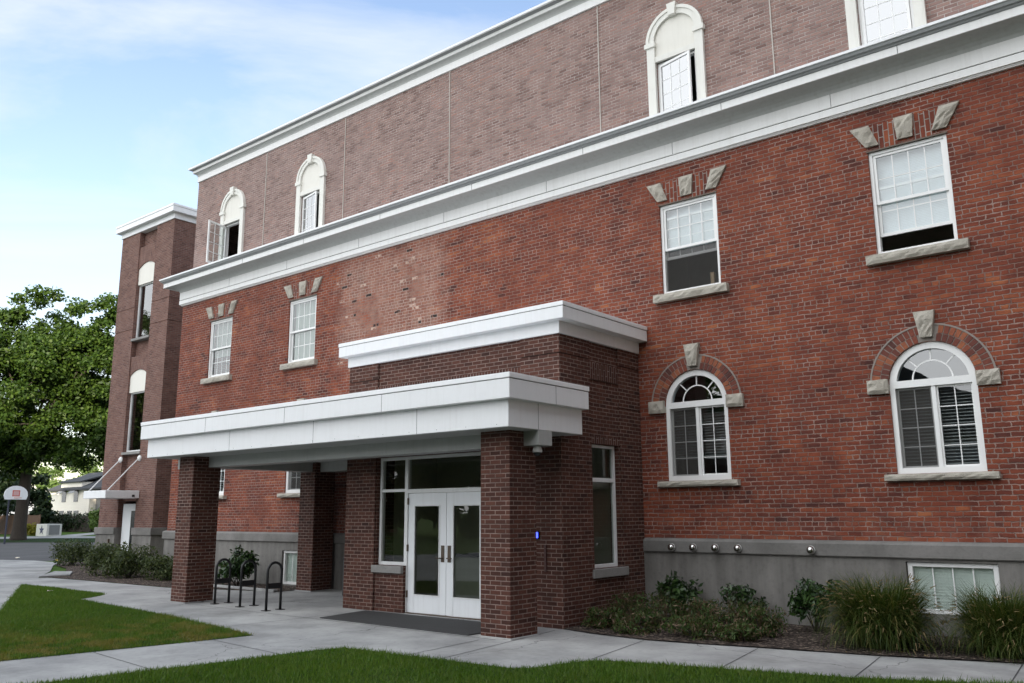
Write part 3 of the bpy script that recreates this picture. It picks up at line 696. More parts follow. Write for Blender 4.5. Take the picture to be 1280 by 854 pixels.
def arcbar(mb, cx, cz, r0, r1, y0, y1, a0=0., a1=math.pi, n=24):
    for k in range(n):
        p, q = a0+(a1-a0)*k/n, a0+(a1-a0)*(k+1)/n
        c = lambda r, a, y: (cx+r*math.cos(a), y, cz+r*math.sin(a))
        mb.face([c(r0, p, y0), c(r0, q, y0), c(r1, q, y0), c(r1, p, y0)]); mb.face([c(r0, p, y1), c(r1, p, y1), c(r1, q, y1), c(r0, q, y1)])
        mb.face([c(r1, p, y0), c(r1, q, y0), c(r1, q, y1), c(r1, p, y1)]); mb.face([c(r0, p, y0), c(r0, p, y1), c(r0, q, y1), c(r0, q, y0)])
    for a in (a0, a1):
        mb.face([c(r0, a, y0), c(r1, a, y0), c(r1, a, y1), c(r0, a, y1)])
def arch_window(x, seed, blind):
    y = .035; c = x+AW/2; r = AW/2; x1 = x+AW
    mb = MB(); mb.box(x, x+.075, y, y+.11, AC, AS); mb.box(x1-.075, x1, y, y+.11, AC, AS); mb.box(x+.075, x1-.075, y, y+.11, AC, AC+.085)
    mb.box(x+.0752, x1-.0752, y+.001, y+.109, AS-.06, AS+.05)
    arcbar(mb, c, AS, r-.105, r, y, y+.11)
    wn = mb.build('window', M['vinyl'], B)
    mb = MB(); zs = AS+.05
    arcbar(mb, c, zs, r*.46-.011, r*.46+.011, y+.05, y+.06)
    for a in (45, 90, 135):
        a = R(a); ca, sa = math.cos(a), math.sin(a); d = Vector((ca, 0, sa)); n = Vector((-sa, 0, ca))*.011
        p0, p1 = Vector((c, y+.048, zs))+d*(r*.46+.012), Vector((c, y+.048, zs))+d*(r-.1)
        mb.face([p0-n, p0+n, p1+n, p1-n]); 
    mb.build('fanlight_bars', M['vinyl'], wn)
    mb = MB(); n = 24
    mb.face([(c+(r-.09)*math.cos(math.pi*k/n), y+.056, zs-.02+(r-.09)*math.sin(math.pi*k/n)) for k in range(n+1)])
    mb.build('fanlight_pane', M['glass_fan'], wn)
    mb = MB(); mb.box(c-.03, c+.03, y+.02, y+.09, AC+.085, AS-.06); mb.build('meeting_stile', M['vinyl'], wn)
    for sgn, (a, b) in enumerate(((x+.077, c-.03), (c+.03, x1-.077))):
        yy = y+.07-.02*sgn
        s_ = frame_box(MB(), a, b, AC+.087, AS-.062, yy, yy+.03, .028)
        cx = (a+b)/2; s_.box(cx-.007, cx+.007, yy+.01, yy+.02, AC+.115, AS-.09)
        for k in (1, 2, 3):
            zz = AC+.115+(AS-.09-AC-.115)*k/4; s_.box(a+.028, cx-.007, yy+.01, yy+.02, zz-.007, zz+.007); s_.box(cx+.007, b-.028, yy+.01, yy+.02, zz-.007, zz+.007)
        s_.build('sliding_sash', M['vinyl'], wn)
        pane(a+.02, b-.02, yy+.016, AC+.1, AS-.07).build('pane', M['glass'], wn)
        if sgn == 0: pane(a+.001, b-.001, y+.035, AC+.09, AS-.065).build('insect_screen', M['screen'], wn)
    slats(x+.07, x1-.07, y+.17, AC+(.03 if blind else .35), AS+.0, .05, .045, .45).build('blind', M['blind_dk'], wn)
    sill(wn, x-.16, x1+.16, AC-.105, AC-.006, seed)
    # two rings of header bricks
    hal = [MB(), MB()]
    for ri, (ra, rb) in enumerate(((r+.005, r+.118), (r+.128, r+.245))):
        nb = int(math.pi*(ra+rb)/2/.082)
        for k in range(nb):
            a0 = math.pi*k/nb+.010/ra; a1 = math.pi*(k+1)/nb-.004/ra
            if abs((a0+a1)/2-math.pi/2) < .16: continue
            p = [(c+q*math.cos(a), AS+q*math.sin(a)) for q, a in ((ra, a0), (rb, a0), (rb, a1), (ra, a1))]
            hal[(a0+a1)/2 > math.pi/2].prism(p, -.012+rnd.uniform(-.004, .004), .02, 'y')
    for q in hal: q.build('brick_arch', M['archbrick'], wn)
    mb = MB(); arcbar(mb, c, AS, r+.003, r+.252, -.003, .012); mb.build('arch_mortar', M['archmortar'], wn)
    mb = MB(); arcbar(mb, c, AS, r+.25, r+.275, -.016, .012, R(-4), R(184)); mb.build('arch_label', M['archmortar'], wn)
    rock('keystone', [(c-.085, AS+r-.02+.08), (c+.085, AS+r-.02+.08), (c+.15, AS+r+.46), (c-.15, AS+r+.46)], 0, .10, M['stone'], wn, 5, 6, .022, seed+3)
    rock('impost', [(x-.31, AS-.13), (x+.0, AS-.13), (x+.0, AS+.09), (x-.31, AS+.09)], 0, .09, M['stone'], wn, 6, 4, .022, seed+5)
    rock('impost', [(x1, AS-.13), (x1+.31, AS-.13), (x1+.31, AS+.09), (x1, AS+.09)], 0, .09, M['stone'], wn, 6, 4, .022, seed+6)
g = NT('arch_bricks'); gi = g.n('ShaderNodeNewGeometry')
g.bsdf(g.mix(g.mr(g.noise(gi.outputs['Position'], 40, 3), .3, .7, 0, .5), g.ramp(gi.outputs['Random Per Island'], OLD), (.10, .035, .03)), .85, g.bump(g.noise(gi.outputs['Position'], 60, 3), .006)); M['archbrick'] = g.m
M['archmortar'] = plain('lime_mortar', (.27, .235, .21), .9)
for x, s_, bl in zip(AX, (11, 12, 13, 14), (1, 1, 0, 1)): arch_window(x, s_, bl)

def upper_window(c, ang, seed):
    y0 = .2; r = .615; ri = .44; zs = 11.0; za = 10.62
    mb = MB(); mb.box(c-r, c-ri, y0-.07, y0+.06, 9.16, zs-.04); mb.box(c+ri, c+r, y0-.07, y0+.06, 9.16, zs-.04)
    mb.box(c-r-.035, c-ri+.02, y0-.10, y0+.05, zs-.04, zs+.06); mb.box(c+ri-.02, c+r+.035, y0-.10, y0+.05, zs-.04, zs+.06)
    arcbar(mb, c, zs+.06, ri+.01, r-.02, y0-.07, y0+.02, n=28); arcbar(mb, c, zs+.06, r-.06, r+.005, y0-.09, y0+.01, n=28)
    mb.prism([(c-.07, zs+.49), (c+.07, zs+.49), (c+.10, zs+.74), (c-.10, zs+.74)], y0-.13, y0+.01, 'y')
    wn = mb.build('window', M['cream'], B)
    mb = MB(); n = 24
    lp = [(c-ri, za+.12), (c+ri, za+.12)]+[(c+ri*math.cos(math.pi*k/n), zs+.07+ri*math.sin(math.pi*k/n)) for k in range(n+1)]
    mb.prism(lp, y0-.02, y0+.02, 'y'); mb.build('arch_panel', M['creampanel'], wn)
    mb = MB(); mb.box(c-ri+.001, c+ri-.001, y0-.06, y0+.06, za, za+.115); mb.build('window_head', M['cream'], wn)
    fb = frame_box(MB(), c-.43, c+.43, 9.18, za-.002, y0+.03, y0+.12, .05); fb.build('frame', M['vinyl'], wn)
    # hinged casement sash on the left jamb
    sw, z0, z1 = .76, 9.24, za-.06
    hx, hy = c-.385, y0+.025
    sb = frame_box(MB(), 0, sw, z0, z1, -.02, .02, .05)
    for k in (1, 2):
        sb.box(.05+(sw-.1)*k/3-.008, .05+(sw-.1)*k/3+.008, -.006, .006, z0+.05, z1-.05)
    for k in (1, 2, 3):
        zz = z0+.05+(z1-z0-.1)*k/4
        for j in range(3): sb.box(.05+(sw-.1)*j/3+.008, .05+(sw-.1)*(j+1)/3-.008, -.006, .006, zz-.008, zz+.008)
    gp = pane(.045, sw-.045, 0.0, z0+.045, z1-.045)
    ca, sa = math.cos(-ang), math.sin(-ang)
    for q in (sb, gp): q.v = [(hx+x*ca-y*sa, hy+x*sa+y*ca, z) for x, y, z in q.v]
    s_ = sb.build('casement_sash', M['vinyl'], wn)
    gp.build('pane', M['glass_sash'] if ang < 1. else M['glass'], wn)
    return wn
for c, a, s_ in zip(UC, (R(75), R(10), R(12), 0.), (21, 22, 23, 24)): upper_window(c, a, s_)

def basement_window(x0, x1, z0, z1):
    y = .0
    fb = frame_box(MB(), x0, x1, z0, z1, y, y+.1, .065, .06, .06)
    wn = fb.build('basement_window', M['vinyl'], B, .004)
    mb = MB()
    for k in (1, 2, 3): xx = x0+.065+(x1-x0-.13)*k/4; mb.box(xx-.008, xx+.008, y+.04, y+.05, z0+.06, z1-.06)
    mb.build('muntin', M['vinyl'], wn)
    pane(x0+.05, x1-.05, y+.055, z0+.05, z1-.05).build('pane', M['glass'], wn)
    slats(x0+.05, x1-.05, y+.085, z0, z1, .042, .046, 1.2).build('blind', M['blind_green'], wn)
basement_window(5.90, 7.10, .31, 1.03); basement_window(-9.27, -8.07, .04, .87)

# ------------------------------------------------------------------ entrance porch
PO = thing('entrance_porch', (-1.2, -2, 0), 'dark brick entrance porch with flat white canopy on square brick pillars', 'porch')
BX0, BX1, BY = -3.83, 1.44, -2.56
dz = 2.845
fr_h = [[(-2.21, 0), (-.15, 0), (-.15, dz), (-2.96, dz), (-2.96, .84), (-2.21, .84)]]
ins = .035
holed([(BX0, 0), (-2.21, 0), (-2.21, .84), (-2.96, .84), (-2.96, dz), (-.15, dz), (-.15, 0), (BX1-ins, 0), (BX1-ins, 4.8), (BX0, 4.8)], [], lambda a, b: (a, BY+ins, b), rec(.2), 'front_wall', M['brick_dk'], PO,
      lambda mb: [mb.face(q) for q in ([(-2.96, BY+ins, .84), (-2.96, BY+ins, dz), (-2.96, BY+.25, dz), (-2.96, BY+.25, .84)], [(-2.96, BY+ins, dz), (-.15, BY+ins, dz), (-.15, BY+.25, dz), (-2.96, BY+.25, dz)],
                                       [(-.15, BY+ins, 0), (-.15, BY+ins, dz), (-.15, BY+.25, dz), (-.15, BY+.25, 0)], [(-2.96, BY+ins, .84), (-2.21, BY+ins, .84), (-2.21, BY+.25, .84), (-2.96, BY+.25, .84)], [(-2.21, BY+ins, 0), (-2.21, BY+ins, .84), (-2.21, BY+.25, .84), (-2.21, BY+.25, 0)],
                                       [(BX0, BY+ins, 0), (BX0, -.02, 0), (BX0, -.02, 4.8), (BX0, BY+ins, 4.8)])])
SY0, SY1, SZ0, SZ1 = -1.62, -.775, .86, 2.94
holed([(BY+ins, 0), (-.01, 0), (-.01, 4.8), (BY+ins, 4.8)], [rect(SY0, SY1, SZ0, SZ1)], lambda a, b: (BX1-ins, a, b), lambda p: (p[0]-.16, p[1], p[2]), 'side_wall', M['brick_dk'], PO)
# corner pilasters standing proud, with a shadow groove
def pil(x0, x1, y0, y1):
    mb = MB()
    for a, b in ((-.02, 3.62), (3.635, 4.39), (4.405, 4.74)): mb.box(x0, x1, y0, y1, a, b)
    return mb
pil(.62, BX1, BY, -1.66).build('corner_pilaster', M['brick_dk'], PO)
pil(BX0-.01, -2.99, BY, BY+.5).build('corner_pilaster', M['brick_dk'], PO)
pil(BX1-.25, BX1, -.74, -.012).build('wall_pilaster', M['brick_dk'], PO)
mb = MB(); mb.box(-2.985, .615, BY+.012, BY+.06, 4.02, 4.24); mb.build('soldier_course', M['brick_dk_s'], PO)
MB().box(BX1-.08, BX1-.010, -1.655, -.745, 4.06, 4.36).build('soldier_course', M['brick_dk_s'], PO); MB().box(BX1-.08, BX1-.012, -1.655, -.745, SZ1+.01, SZ1+.13).build('soldier_course', M['brick_dk_s'], PO)
mb = MB(); mb.box(BX1-.30, BX1+.03, SY0-.1, SY1+.15, .71, SZ0-.005); mb.build('window_sill', M['sillgrey'], PO, .008)
mb = MB(); mb.box(-3.03, -2.215, BY-.03, BY+.2, .70, .835); mb.build('window_sill', M['sillgrey'], PO, .008)
# roof trim of the block
def trim(name, x0, x1, y0, y1, z0, z1, mat, bev=.006): 
    mb = MB(); mb.box(x0, x1, y0, y1, z0, z1); return mb.build(name, mat, PO, bev)
trim('roof_frieze', -3.87, 1.47, BY-.035, -.012, 4.72, 4.94, M['white'])
trim('roof_fascia', -4.0, 1.655, -2.737, -.015, 4.93, 5.135, M['white'])
trim('roof_seam', -3.995, 1.65, -2.732, -.018, 5.134, 5.143, M['seam'], 0)
trim('roof_coping', -4.01, 1.665, -2.747, -.011, 5.142, 5.215, M['cap'])
# canopy
def lshape(name, x0, x1, y0, z0, z1, mat, yr, xr, bev=.006):
    mb = MB(); mb.prism([(x0, y0), (x1, y0), (x1, yr), (-3.86, yr), (-3.86, -.03), (xr, -.03), (xr, yr+.0), (x0, yr)], z0, z1, 'z'); return mb.build(name, mat, PO, bev)
KX0, KX1, KY = -8.558, 1.9, -4.437
lshape('canopy_fascia', KX0, KX1, KY, 3.416, 3.703, M['white'], -2.40, -7.9)
lshape('canopy_seam', KX0+.006, KX1-.006, KY+.006, 3.702, 3.712, M['seam'], -2.406, -7.89, 0)
lshape('canopy_coping', KX0-.012, KX1+.012, KY-.012, 3.711, 3.79, M['cap'], -2.39, -7.9)
lshape('canopy_apron', KX0+.12, KX1-.12, KY+.12, 3.017, 3.43, M['white'], -2.43, -7.85)
mb = MB(); mb.box(KX0+.14, -3.87, KY+.14, -.6, 3.010, 3.0165); mb.box(-3.87, KX1-.14, KY+.14, BY-.001, 3.010, 3.0165); mb.build('soffit', M['beam'], PO)  # extra grey panel below the white apron, deepens the shade under the canopy
mb = MB()
for x in (-6.0, -3.4, -.8): mb.box(x-.003, x+.003, KY-.002, KY+.01, 3.418, 3.70); mb.box(x+.7-.003, x+.7+.003, KY+.118, KY+.13, 3.02, 3.415)
for y in (-3.3,): mb.box(KX1-.01, KX1+.002, y-.003, y+.003, 3.418, 3.70)
mb.box(KX1-.13, KX1-.118, -3.603, -3.597, 3.02, 3.415)
mb.build('panel_joint', M['seam'], PO)
for x in np.arange(-8.2, 1.8, .61): MB().lathe([(.006, -.002), (.006, .003), (0, .003)], (float(x), KY+.12, 3.06), 6, 'y').build('rivet', M['seam'], PO)
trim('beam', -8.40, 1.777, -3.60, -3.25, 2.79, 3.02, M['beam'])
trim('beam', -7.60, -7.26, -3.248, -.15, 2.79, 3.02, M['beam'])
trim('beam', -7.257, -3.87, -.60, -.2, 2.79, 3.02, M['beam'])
def pillar(x, y, yb=.633):
    p = MB().box(x, x+.567, y, y+yb, .0, 3.015).build('pillar', M['brick_dk'], PO)
    MB().box(x-.025, x+.592, y-.025, y+yb+.025, -.02, .022).build('pillar_base', M['sidewalk'], p, .005)
pillar(.926, -3.946); pillar(-7.714, -3.946); pillar(-7.714, -.75, .60)
# glazed entrance
yg = BY+.10
mb = MB()
mb.box(-2.96, -2.90, yg, yg+.09, .84, dz); mb.box(-2.275, -2.19, yg-.002, yg+.092, 0, dz); mb.box(-.23, -.15, yg, yg+.09, 0, dz)
mb.box(-2.90, -2.275, yg, yg+.09, dz-.055, dz); mb.box(-2.19, -.23, yg, yg+.09, dz-.055, dz)
mb.box(-2.90, -2.275, yg, yg+.09, 2.19, 2.245); mb.box(-2.19, -.23, yg, yg+.09, 2.16, 2.235); mb.box(-2.90, -2.275, yg, yg+.09, .84, .90)
mb.build('entrance_frame', M['alum'], PO, .004)
pane(-2.91, -2.27, yg+.045, .89, 2.2).build('sidelight_pane', M['glass_dk'], PO)
pane(-2.91, -2.27, yg+.045, 2.235, dz-.05).build('transom_pane', M['glass_dk'], PO)
pane(-2.2, -.22, yg+.045, 2.225, dz-.05).build('transom_pane', M['glass_dk'], PO)
for a, b, hx, hs in ((-2.186, -1.214, -1.29, 1), (-1.206, -.234, -1.13, -1)):
    d = MB(); d.box(a, a+.165, yg+.02, yg+.065, .02, 2.155); d.box(b-.165, b, yg+.02, yg+.065, .02, 2.155)
    d.box(a+.165, b-.165, yg+.02, yg+.065, 1.93, 2.155); d.box(a+.165, b-.165, yg+.02, yg+.065, .02, .33)
    dr = d.build('door', M['doorpaint'], PO, .003)
    bd = frame_box(MB(), a+.155, b-.155, .32, 1.94, yg+.010, yg+.03, .022); bd.build('glazing_bead', M['alum'], dr)
    pane(a+.16, b-.16, yg+.045, .325, 1.935).build('pane', M['glass_dk'], dr)
    h = MB(); h.box(hx-.035, hx+.035, yg+.005, yg+.02, .93, 1.22); h.tube([(hx, yg+.02, 1.0), (hx, yg-.05, 1.0), (hx+.11*hs*(-1 if hs > 0 else -1), yg-.05, 1.0)], .012, 8)
    h.build('handle', M['bronze'], dr)
    xh = a-.0 if hs > 0 else b
    for z in (.28, 1.1, 1.95): MB().box(xh-.016, xh+.016, yg-.004, yg+.016, z, z+.12).build('hinge', M['bronze'], dr)
mb = MB(); mb.box(-2.19, -.23, yg-.02, yg+.12, .0, .018); mb.build('threshold', M['bronze'], PO)
# side window of the lobby
xg = BX1-ins-.09
mb = MB()
mb.box(xg-.05, xg+.02, SY0, SY0+.055, SZ0, SZ1); mb.box(xg-.05, xg+.02, SY1-.055, SY1, SZ0, SZ1)
for z0, z1 in ((SZ0, SZ0+.06), (2.30, 2.37), (SZ1-.05, SZ1)): mb.box(xg-.05, xg+.02, SY0+.055, SY1-.055, z0, z1)
sw_ = mb.build('side_window', M['alum'], PO, .004)
mb = MB(); mb.face([(xg-.02, SY0+.05, SZ0+.05), (xg-.02, SY1-.05, SZ0+.05), (xg-.02, SY1-.05, SZ1-.04), (xg-.02, SY0+.05, SZ1-.04)]); mb.build('pane', M['glass_dk'], sw_)
# lobby inside
mb = MB(); mb.box(BX0+.02, BX1-.21, -.25, -.20, 0, 3.0); mb.box(BX0+.02, BX1-.22, BY+.3, -.25, 3.0, 3.05); mb.box(BX0+.2, BX0+.25, BY+.3, -.25, 0, 3.0); mb.build('lobby_walls', M['lobby'], PO)
mb = MB(); mb.box(BX0+.25, BX1-.22, BY+.26, -.25, .002, .012); mb.build('lobby_floor', M['sillgrey'], PO)
ct = thing('reception_counter', (-1.2, -.8, .012), 'pale reception counter just inside the white double doors', 'counter')
mb = MB(); mb.box(-2.3, .2, -1.1, -.5, .012, .95); mb.build('counter_body', M['counter'], ct, .01)
mb = MB(); mb.box(-2.35, .25, -1.16, -.45, .951, .99); mb.build('counter_top', M['bin'], ct, .006)
# mat, camera, intercom, bin
mb = MB(); mb.prism([(-2.86, -3.92), (.78, -3.92), (.45, -2.62), (-3.0, -2.62)][:0] or [(-2.86, -3.9), (.70, -3.97), (.70, -2.68), (-3.05, -2.68)], .001, .016, 'z')
tag(mb.build('door_mat', M['rubber'], bevel=.005), 'long dark rubber mat lying in front of the white double doors', 'mat')
sc_ = thing('security_camera', (1.64, -3.45, 2.79), 'white dome security camera hanging under the canopy beam beside the pillar', 'security camera')
MB().lathe([(0, 0), (.055, 0), (.06, -.02), (.07, -.05), (.075, -.075), (.072, -.10), (0, -.10)], (1.64, -3.45, 2.789), 18).build('housing', M['greyplastic'], sc_, smooth=True)
MB().lathe([(.06, -.10), (.058, -.125), (.04, -.15), (0, -.16)], (1.64, -3.45, 2.789), 18).build('dome', M['dkwin'], sc_, smooth=True)
ic = thing('wall_intercom', (1.08, BY, .85), 'narrow wall intercom panel with a lit blue indicator behind the front pillar', 'intercom')
MB().box(1.08, 1.125, BY-.02, BY-.002, .86, 1.28).build('panel', M['redpanel'], ic, .006)
MB().box(.875, .985, BY-.03, BY-.002, 1.36, 1.50).build('indicator_box', M['black'], ic, .005)
MB().box(.88, .972, BY-.036, BY-.0305, 1.385, 1.475).build('indicator_light', M['blue'], ic)
bn = thing('litter_bin', (-5.45, -.95, 0), 'slim dark litter bin standing in the shade between back pillar and porch', 'litter bin')
MB().lathe([(0, 0.01), (.20, 0.01), (.22, .05), (.22, .78), (.23, .80), (.23, .84), (.12, .90), (0, .91)], (-5.45, -.95, 0), 20).build('body', M['bin'], bn)
# bicycle racks
def rack():
    t = thing('bike_rack', (-4.6, -3.62, 0), '', 'bike rack', 'black hoop bike racks under the canopy')
    x, y0, y1 = -4.6, -3.78, -3.46; r = (y1-y0)/2; c = (y0+y1)/2; zt = .905-r-.025
    pts = [(x, y0, 0), (x, y0, zt)]+[(x, c-r*math.cos(math.pi*k/12), zt+r*math.sin(math.pi*k/12)) for k in range(1, 12)]+[(x, y1, zt), (x, y1, 0)]
    MB().tube(pts, .025, 12).build('hoop', M['black'], t, smooth=True)
    MB().box(x-.012, x+.012, y0+.024, y1-.024, .40, .50).build('crossbar', M['black'], t)
    for y in (y0, y1): MB().box(x-.075, x+.075, y-.06, y+.06, .001, .012).build('foot_plate', M['black'], t)
    return t
def dup(o, loc, label=None, group=None, parent=None):
    c = o.copy(); C.objects.link(c)
    if parent: c.parent = parent
    else:
        c.location = loc
        if label: c['label'] = label
        if group: c['group'] = group
    for ch in list(o.children): dup(ch, None, parent=c)
    return c
r0 = rack(); r0['label'] = 'black hoop bike rack standing nearest the entrance doors'
dup(r0, (-5.63, -3.5, 0), 'black hoop bike rack in the middle of the three hoops')
dup(r0, (-6.55, -3.48, 0), 'black hoop bike rack standing nearest the left front pillar')
# polished balls on the base band
labs = ['polished steel ball on the concrete band, closest to the porch corner', 'polished steel ball on the concrete band, second from the porch corner', 'polished steel ball on the concrete band, third from the porch corner',
        'polished steel ball on the concrete band, last of the close four, farthest from the porch', 'lone polished steel ball on the concrete band, set apart above the bushes']
v0 = thing('wall_ball', (2.06, -.10, 1.175), labs[0], 'wall ball', 'polished steel balls on the base band')
MB().lathe([(0, .130), (.02, .128), (.040, .118), (.056, .100), (.062, .080), (.063, .06), (.058, .038), (.046, .018), (.030, .0)], (2.06, -.102, 1.175), 24, 'y').build('ball', M['chrome'], v0, smooth=True)
MB().lathe([(.063, .058), (.0665, .056), (.0665, .044), (.06, .042)], (2.06, -.102, 1.175), 24, 'y').build('rim', M['greyplastic'], v0, smooth=True)
for x, lb in zip((2.475, 2.888, 3.298, 4.525), labs[1:]): dup(v0, (x, -.10, 1.18), lb)

# ------------------------------------------------------------------ stair tower
T = thing('stair_tower', (-22, 5, 0), 'narrow brown brick stair tower with white roof trim and stacked tall windows', 'tower')
TX0, TX1, TY, TB = -24.0, -19.97, 2.175, 12.
RX0, RX1, RD = -22.56, -21.25, .20
def seg(z0, z1):
    mb = MB()
    for a, b in ((TX0, RX0), (RX1, TX1)): mb.box(a, b, TY, TY+.6, z0, z1)
    mb.box(TX0, TX1, TY+.6, TB, z0, z1); return mb
mb = MB()
cuts = [1.34, 8.93, 8.955, 9.81, 9.835, 12.95]
for z0, z1 in ((1.34, 8.935), (8.965, 9.815), (9.845, 12.95)): q = seg(z0, z1); mb.f += [tuple(i+len(mb.v) for i in f) for f in q.f]; mb.v += q.v
mb.build('brick_wall', M['brick_tw'], T)
mb = MB()
for z0, z1 in ((8.934, 8.966), (9.814, 9.846)): mb.box(TX0+.02, RX0, TY+.02, TB, z0, z1); mb.box(RX1, TX1-.02, TY+.02, TB, z0, z1)
mb.build('groove', M['brick_tw'], T)
def arcprof(z, rise, n=10): 
    c = (RX0+RX1)/2; h = (RX1-RX0)/2
    return [(RX1-(RX1-RX0)*k/n, z+rise*(1-((RX1-(RX1-RX0)*k/n-c)/h)**2)) for k in range(n+1)]
# bay infill
yb = TY+RD
for q in ((RX0, RX1, yb, yb+.25, 7.25, 8.44), (RX0, RX1, yb, yb+.25, 2.30, 4.04), (RX0, RX1, yb, yb+.25, 11.62, 12.95), (RX0, RX0+.12, yb, yb+.25, .0, 2.3)): MB().box(*q).build('bay_brick', M['brick_tw'], T)
for z in (11.38, 7.07):
    MB().prism([(RX0, z+.9 if z > 11 else z+.75)] + [p for p in reversed(arcprof(z, .22))] + [(RX1, z+.9 if z > 11 else z+.75)], TY-.001+.04, TY+.195, 'y').build('bay_arch', M['brick_tw_s'], T)
for z0, zp, z1 in ((8.55, 10.73, 11.38), (4.14, 6.42, 7.07)):
    fb = frame_box(MB(), RX0+.01, RX1-.01, z0, zp+.02, yb-.06, yb+.02, .06)
    wn = fb.build('window', M['alum'], T, .004)
    pane(RX0+.05, RX1-.05, yb-.01, z0+.04, zp-.02).build('pane', M['glass_mirror'], wn)
    mb = MB(); mb.prism([(RX0+.005, zp)]+[(RX1-.005, zp)]+arcprof(z1, .21)[0:], TY+.07, TY+.15, 'y'); mb.build('arch_panel', M['creampanel'], wn)
    mb = MB(); mb.box(RX0-.03, RX1+.03, TY-.04, yb+.05, z0-.10, z0-.004); mb.build('sill', M['sillgrey'], wn, .006)
mb = MB(); mb.box(RX0+.1, RX1-.1, yb+.9, yb+1., 2.4, 11.6); mb.build('interior_wall', M['room'], T)
# base and roof trim
mb = MB()
for a, b in ((TX0-.05, RX0), (RX1, TX1+.05)): mb.box(a, b, TY-.05, TY+.58, -.1, 1.085)
mb.box(TX0-.05, TX1+.05, TY+.58, TB, -.1, 1.085); mb.build('concrete_base', M['conc'], T)
mb = MB()
for a, b in ((TX0-.1, RX0+.004), (RX1-.004, TX1+.1)): mb.box(a, b, TY-.10, TY+.57, 1.084, 1.339)
mb.box(TX0-.1, TX1+.1, TY+.571, TB, 1.084, 1.339); mb.build('base_band', M['band'], T, .01)
def ttrim(n, o, z0, z1, mat): MB().box(TX0-o, TX1+o, TY-o, TB, z0, z1).build(n, mat, T, .006)
ttrim('roof_frieze', .04, 12.93, 13.16, M['white']); ttrim('roof_fascia', .21, 13.15, 13.36, M['white']); ttrim('roof_seam', .205, 13.358, 13.368, M['seam']); ttrim('roof_coping', .225, 13.366, 13.45, M['cap'])
# door with slit window, awning on two rods
dr = MB().box(RX0+.13, RX1-.02, yb-.06, yb-.01, .06, 2.2).build('door', M['doorpaint'], T, .004)
MB().box(RX1-.55, RX1-.26, yb-.064, yb-.0605, .35, 1.95).build('door_pane', M['dkwin'], dr)
MB().box(RX1-.13, RX1-.08, yb-.10, yb-.062, .95, 1.10).build('handle', M['bronze'], dr)
mb = MB(); mb.box(-22.73, -21.05, .92, TY-.002, 2.39, 2.67); aw = mb.build('awning', M['white'], T, .01)
MB().box(-21.049, -21.04, 1.9, 2.0, 2.44, 2.52).build('drain_hole', M['black'], aw)
for x in (-22.62, -21.2):
    MB().tube([(x, TY-.05, 3.85), (x, 1.05, 2.66)], .022, 8).build('rod', M['alum'], aw)
    MB().lathe([(0, .0), (.11, .0), (.11, .04), (.06, .08), (0, .09)], (x, TY, 3.86), 14, 'y').build('rod_bracket', M['alum'], aw)
MB().box(-22.98, -22.9, TY-.11, TY-.05, .78, .92).build('electric_outlet', M['bronze'], T)

# ------------------------------------------------------------------ planting
def leaf_cloud(name, centers, radii, n, size, mat, parent, seed, flat=0., aspect=.5, shell=.35, upbias=0.):
    r = np.random.default_rng(seed); cs = np.array(centers, float); rs = np.array(radii, float)
    if rs.ndim == 1: rs = np.c_[rs, rs, rs]
    vol = rs.prod(1); idx = r.choice(len(cs), n, p=vol/vol.sum())
    d = r.normal(size=(n, 3)); d /= np.linalg.norm(d, axis=1)[:, None]
    rad = r.uniform(0, 1, n)**shell
    P = cs[idx] + d*rad[:, None]*rs[idx]*(1+r.normal(0, .10, n))[:, None]
    P[:, 2] = np.maximum(P[:, 2], .02)
    nn = d*.6 + r.normal(size=(n, 3))*.7 + np.array([0, 0, .5]); nn /= np.linalg.norm(nn, axis=1)[:, None]
    t = r.normal(size=(n, 3))+np.array([0, 0, upbias]); t -= nn*(t*nn).sum(1)[:, None]; t /= np.linalg.norm(t, axis=1)[:, None]
    b = np.cross(nn, t); S = (size*r.uniform(.6, 1.35, n))[:, None]
    V = np.stack([P-t*S, P-b*S*aspect, P+t*S, P+b*S*aspect], 1).reshape(-1, 3)
    return fast_mesh(name, V, np.arange(4*n).reshape(-1, 4), mat, parent, 4)
def stems(name, base, tips, r0, r1, mat, parent):
    mb = MB()
    for t in tips:
        b = Vector(base)+Vector((rnd.uniform(-.06, .06), rnd.uniform(-.06, .06), 0)); t = Vector(t)
        mb.tube([b, b.lerp(t, .5)+Vector((0, 0, .06*t.z)), t], r0, 5, r1)
    return mb.build(name, mat, parent)
def shrub(name, loc, rx, ry, h, n, size, mat, label, cat, group, seed, clumps=9, aspect=.38, upb=.8, low=.30):
    t = thing(name, loc, label, cat, group); r = random.Random(seed); cs, rs = [], []
    for k in range(clumps):
        a = 2*math.pi*k/clumps+r.uniform(-.4, .4); q = r.uniform(.25, .75)
        zz = h*r.uniform(low, .8); cs.append((loc[0]+math.cos(a)*rx*q, loc[1]+math.sin(a)*ry*q, zz)); s_ = min(rx, ry)*r.uniform(.34, .52)
        rs.append((s_, s_, min(h-zz, zz, s_*1.3)))
    leaf_cloud('foliage', cs, rs, n, size, mat, t, seed, aspect=aspect, upbias=upb, shell=.5)
    stems('branches', (loc[0], loc[1], loc[2]), cs, .012, .005, M['bark'], t)
    return t
GL = 'laurel bushes against the concrete base'
shrub('laurel_bush', (2.40, -.62, .02), .52, .42, .78, 1500, .055, M['leaf_laurel'], 'dark glossy laurel bush against the base below the steel balls, nearest the porch', 'bush', GL, 31)
shrub('laurel_bush', (3.60, -.62, .02), .42, .36, .66, 900, .055, M['leaf_laurel'], 'small open laurel bush in the middle, half buried in dry perennials', 'bush', GL, 32, 7)
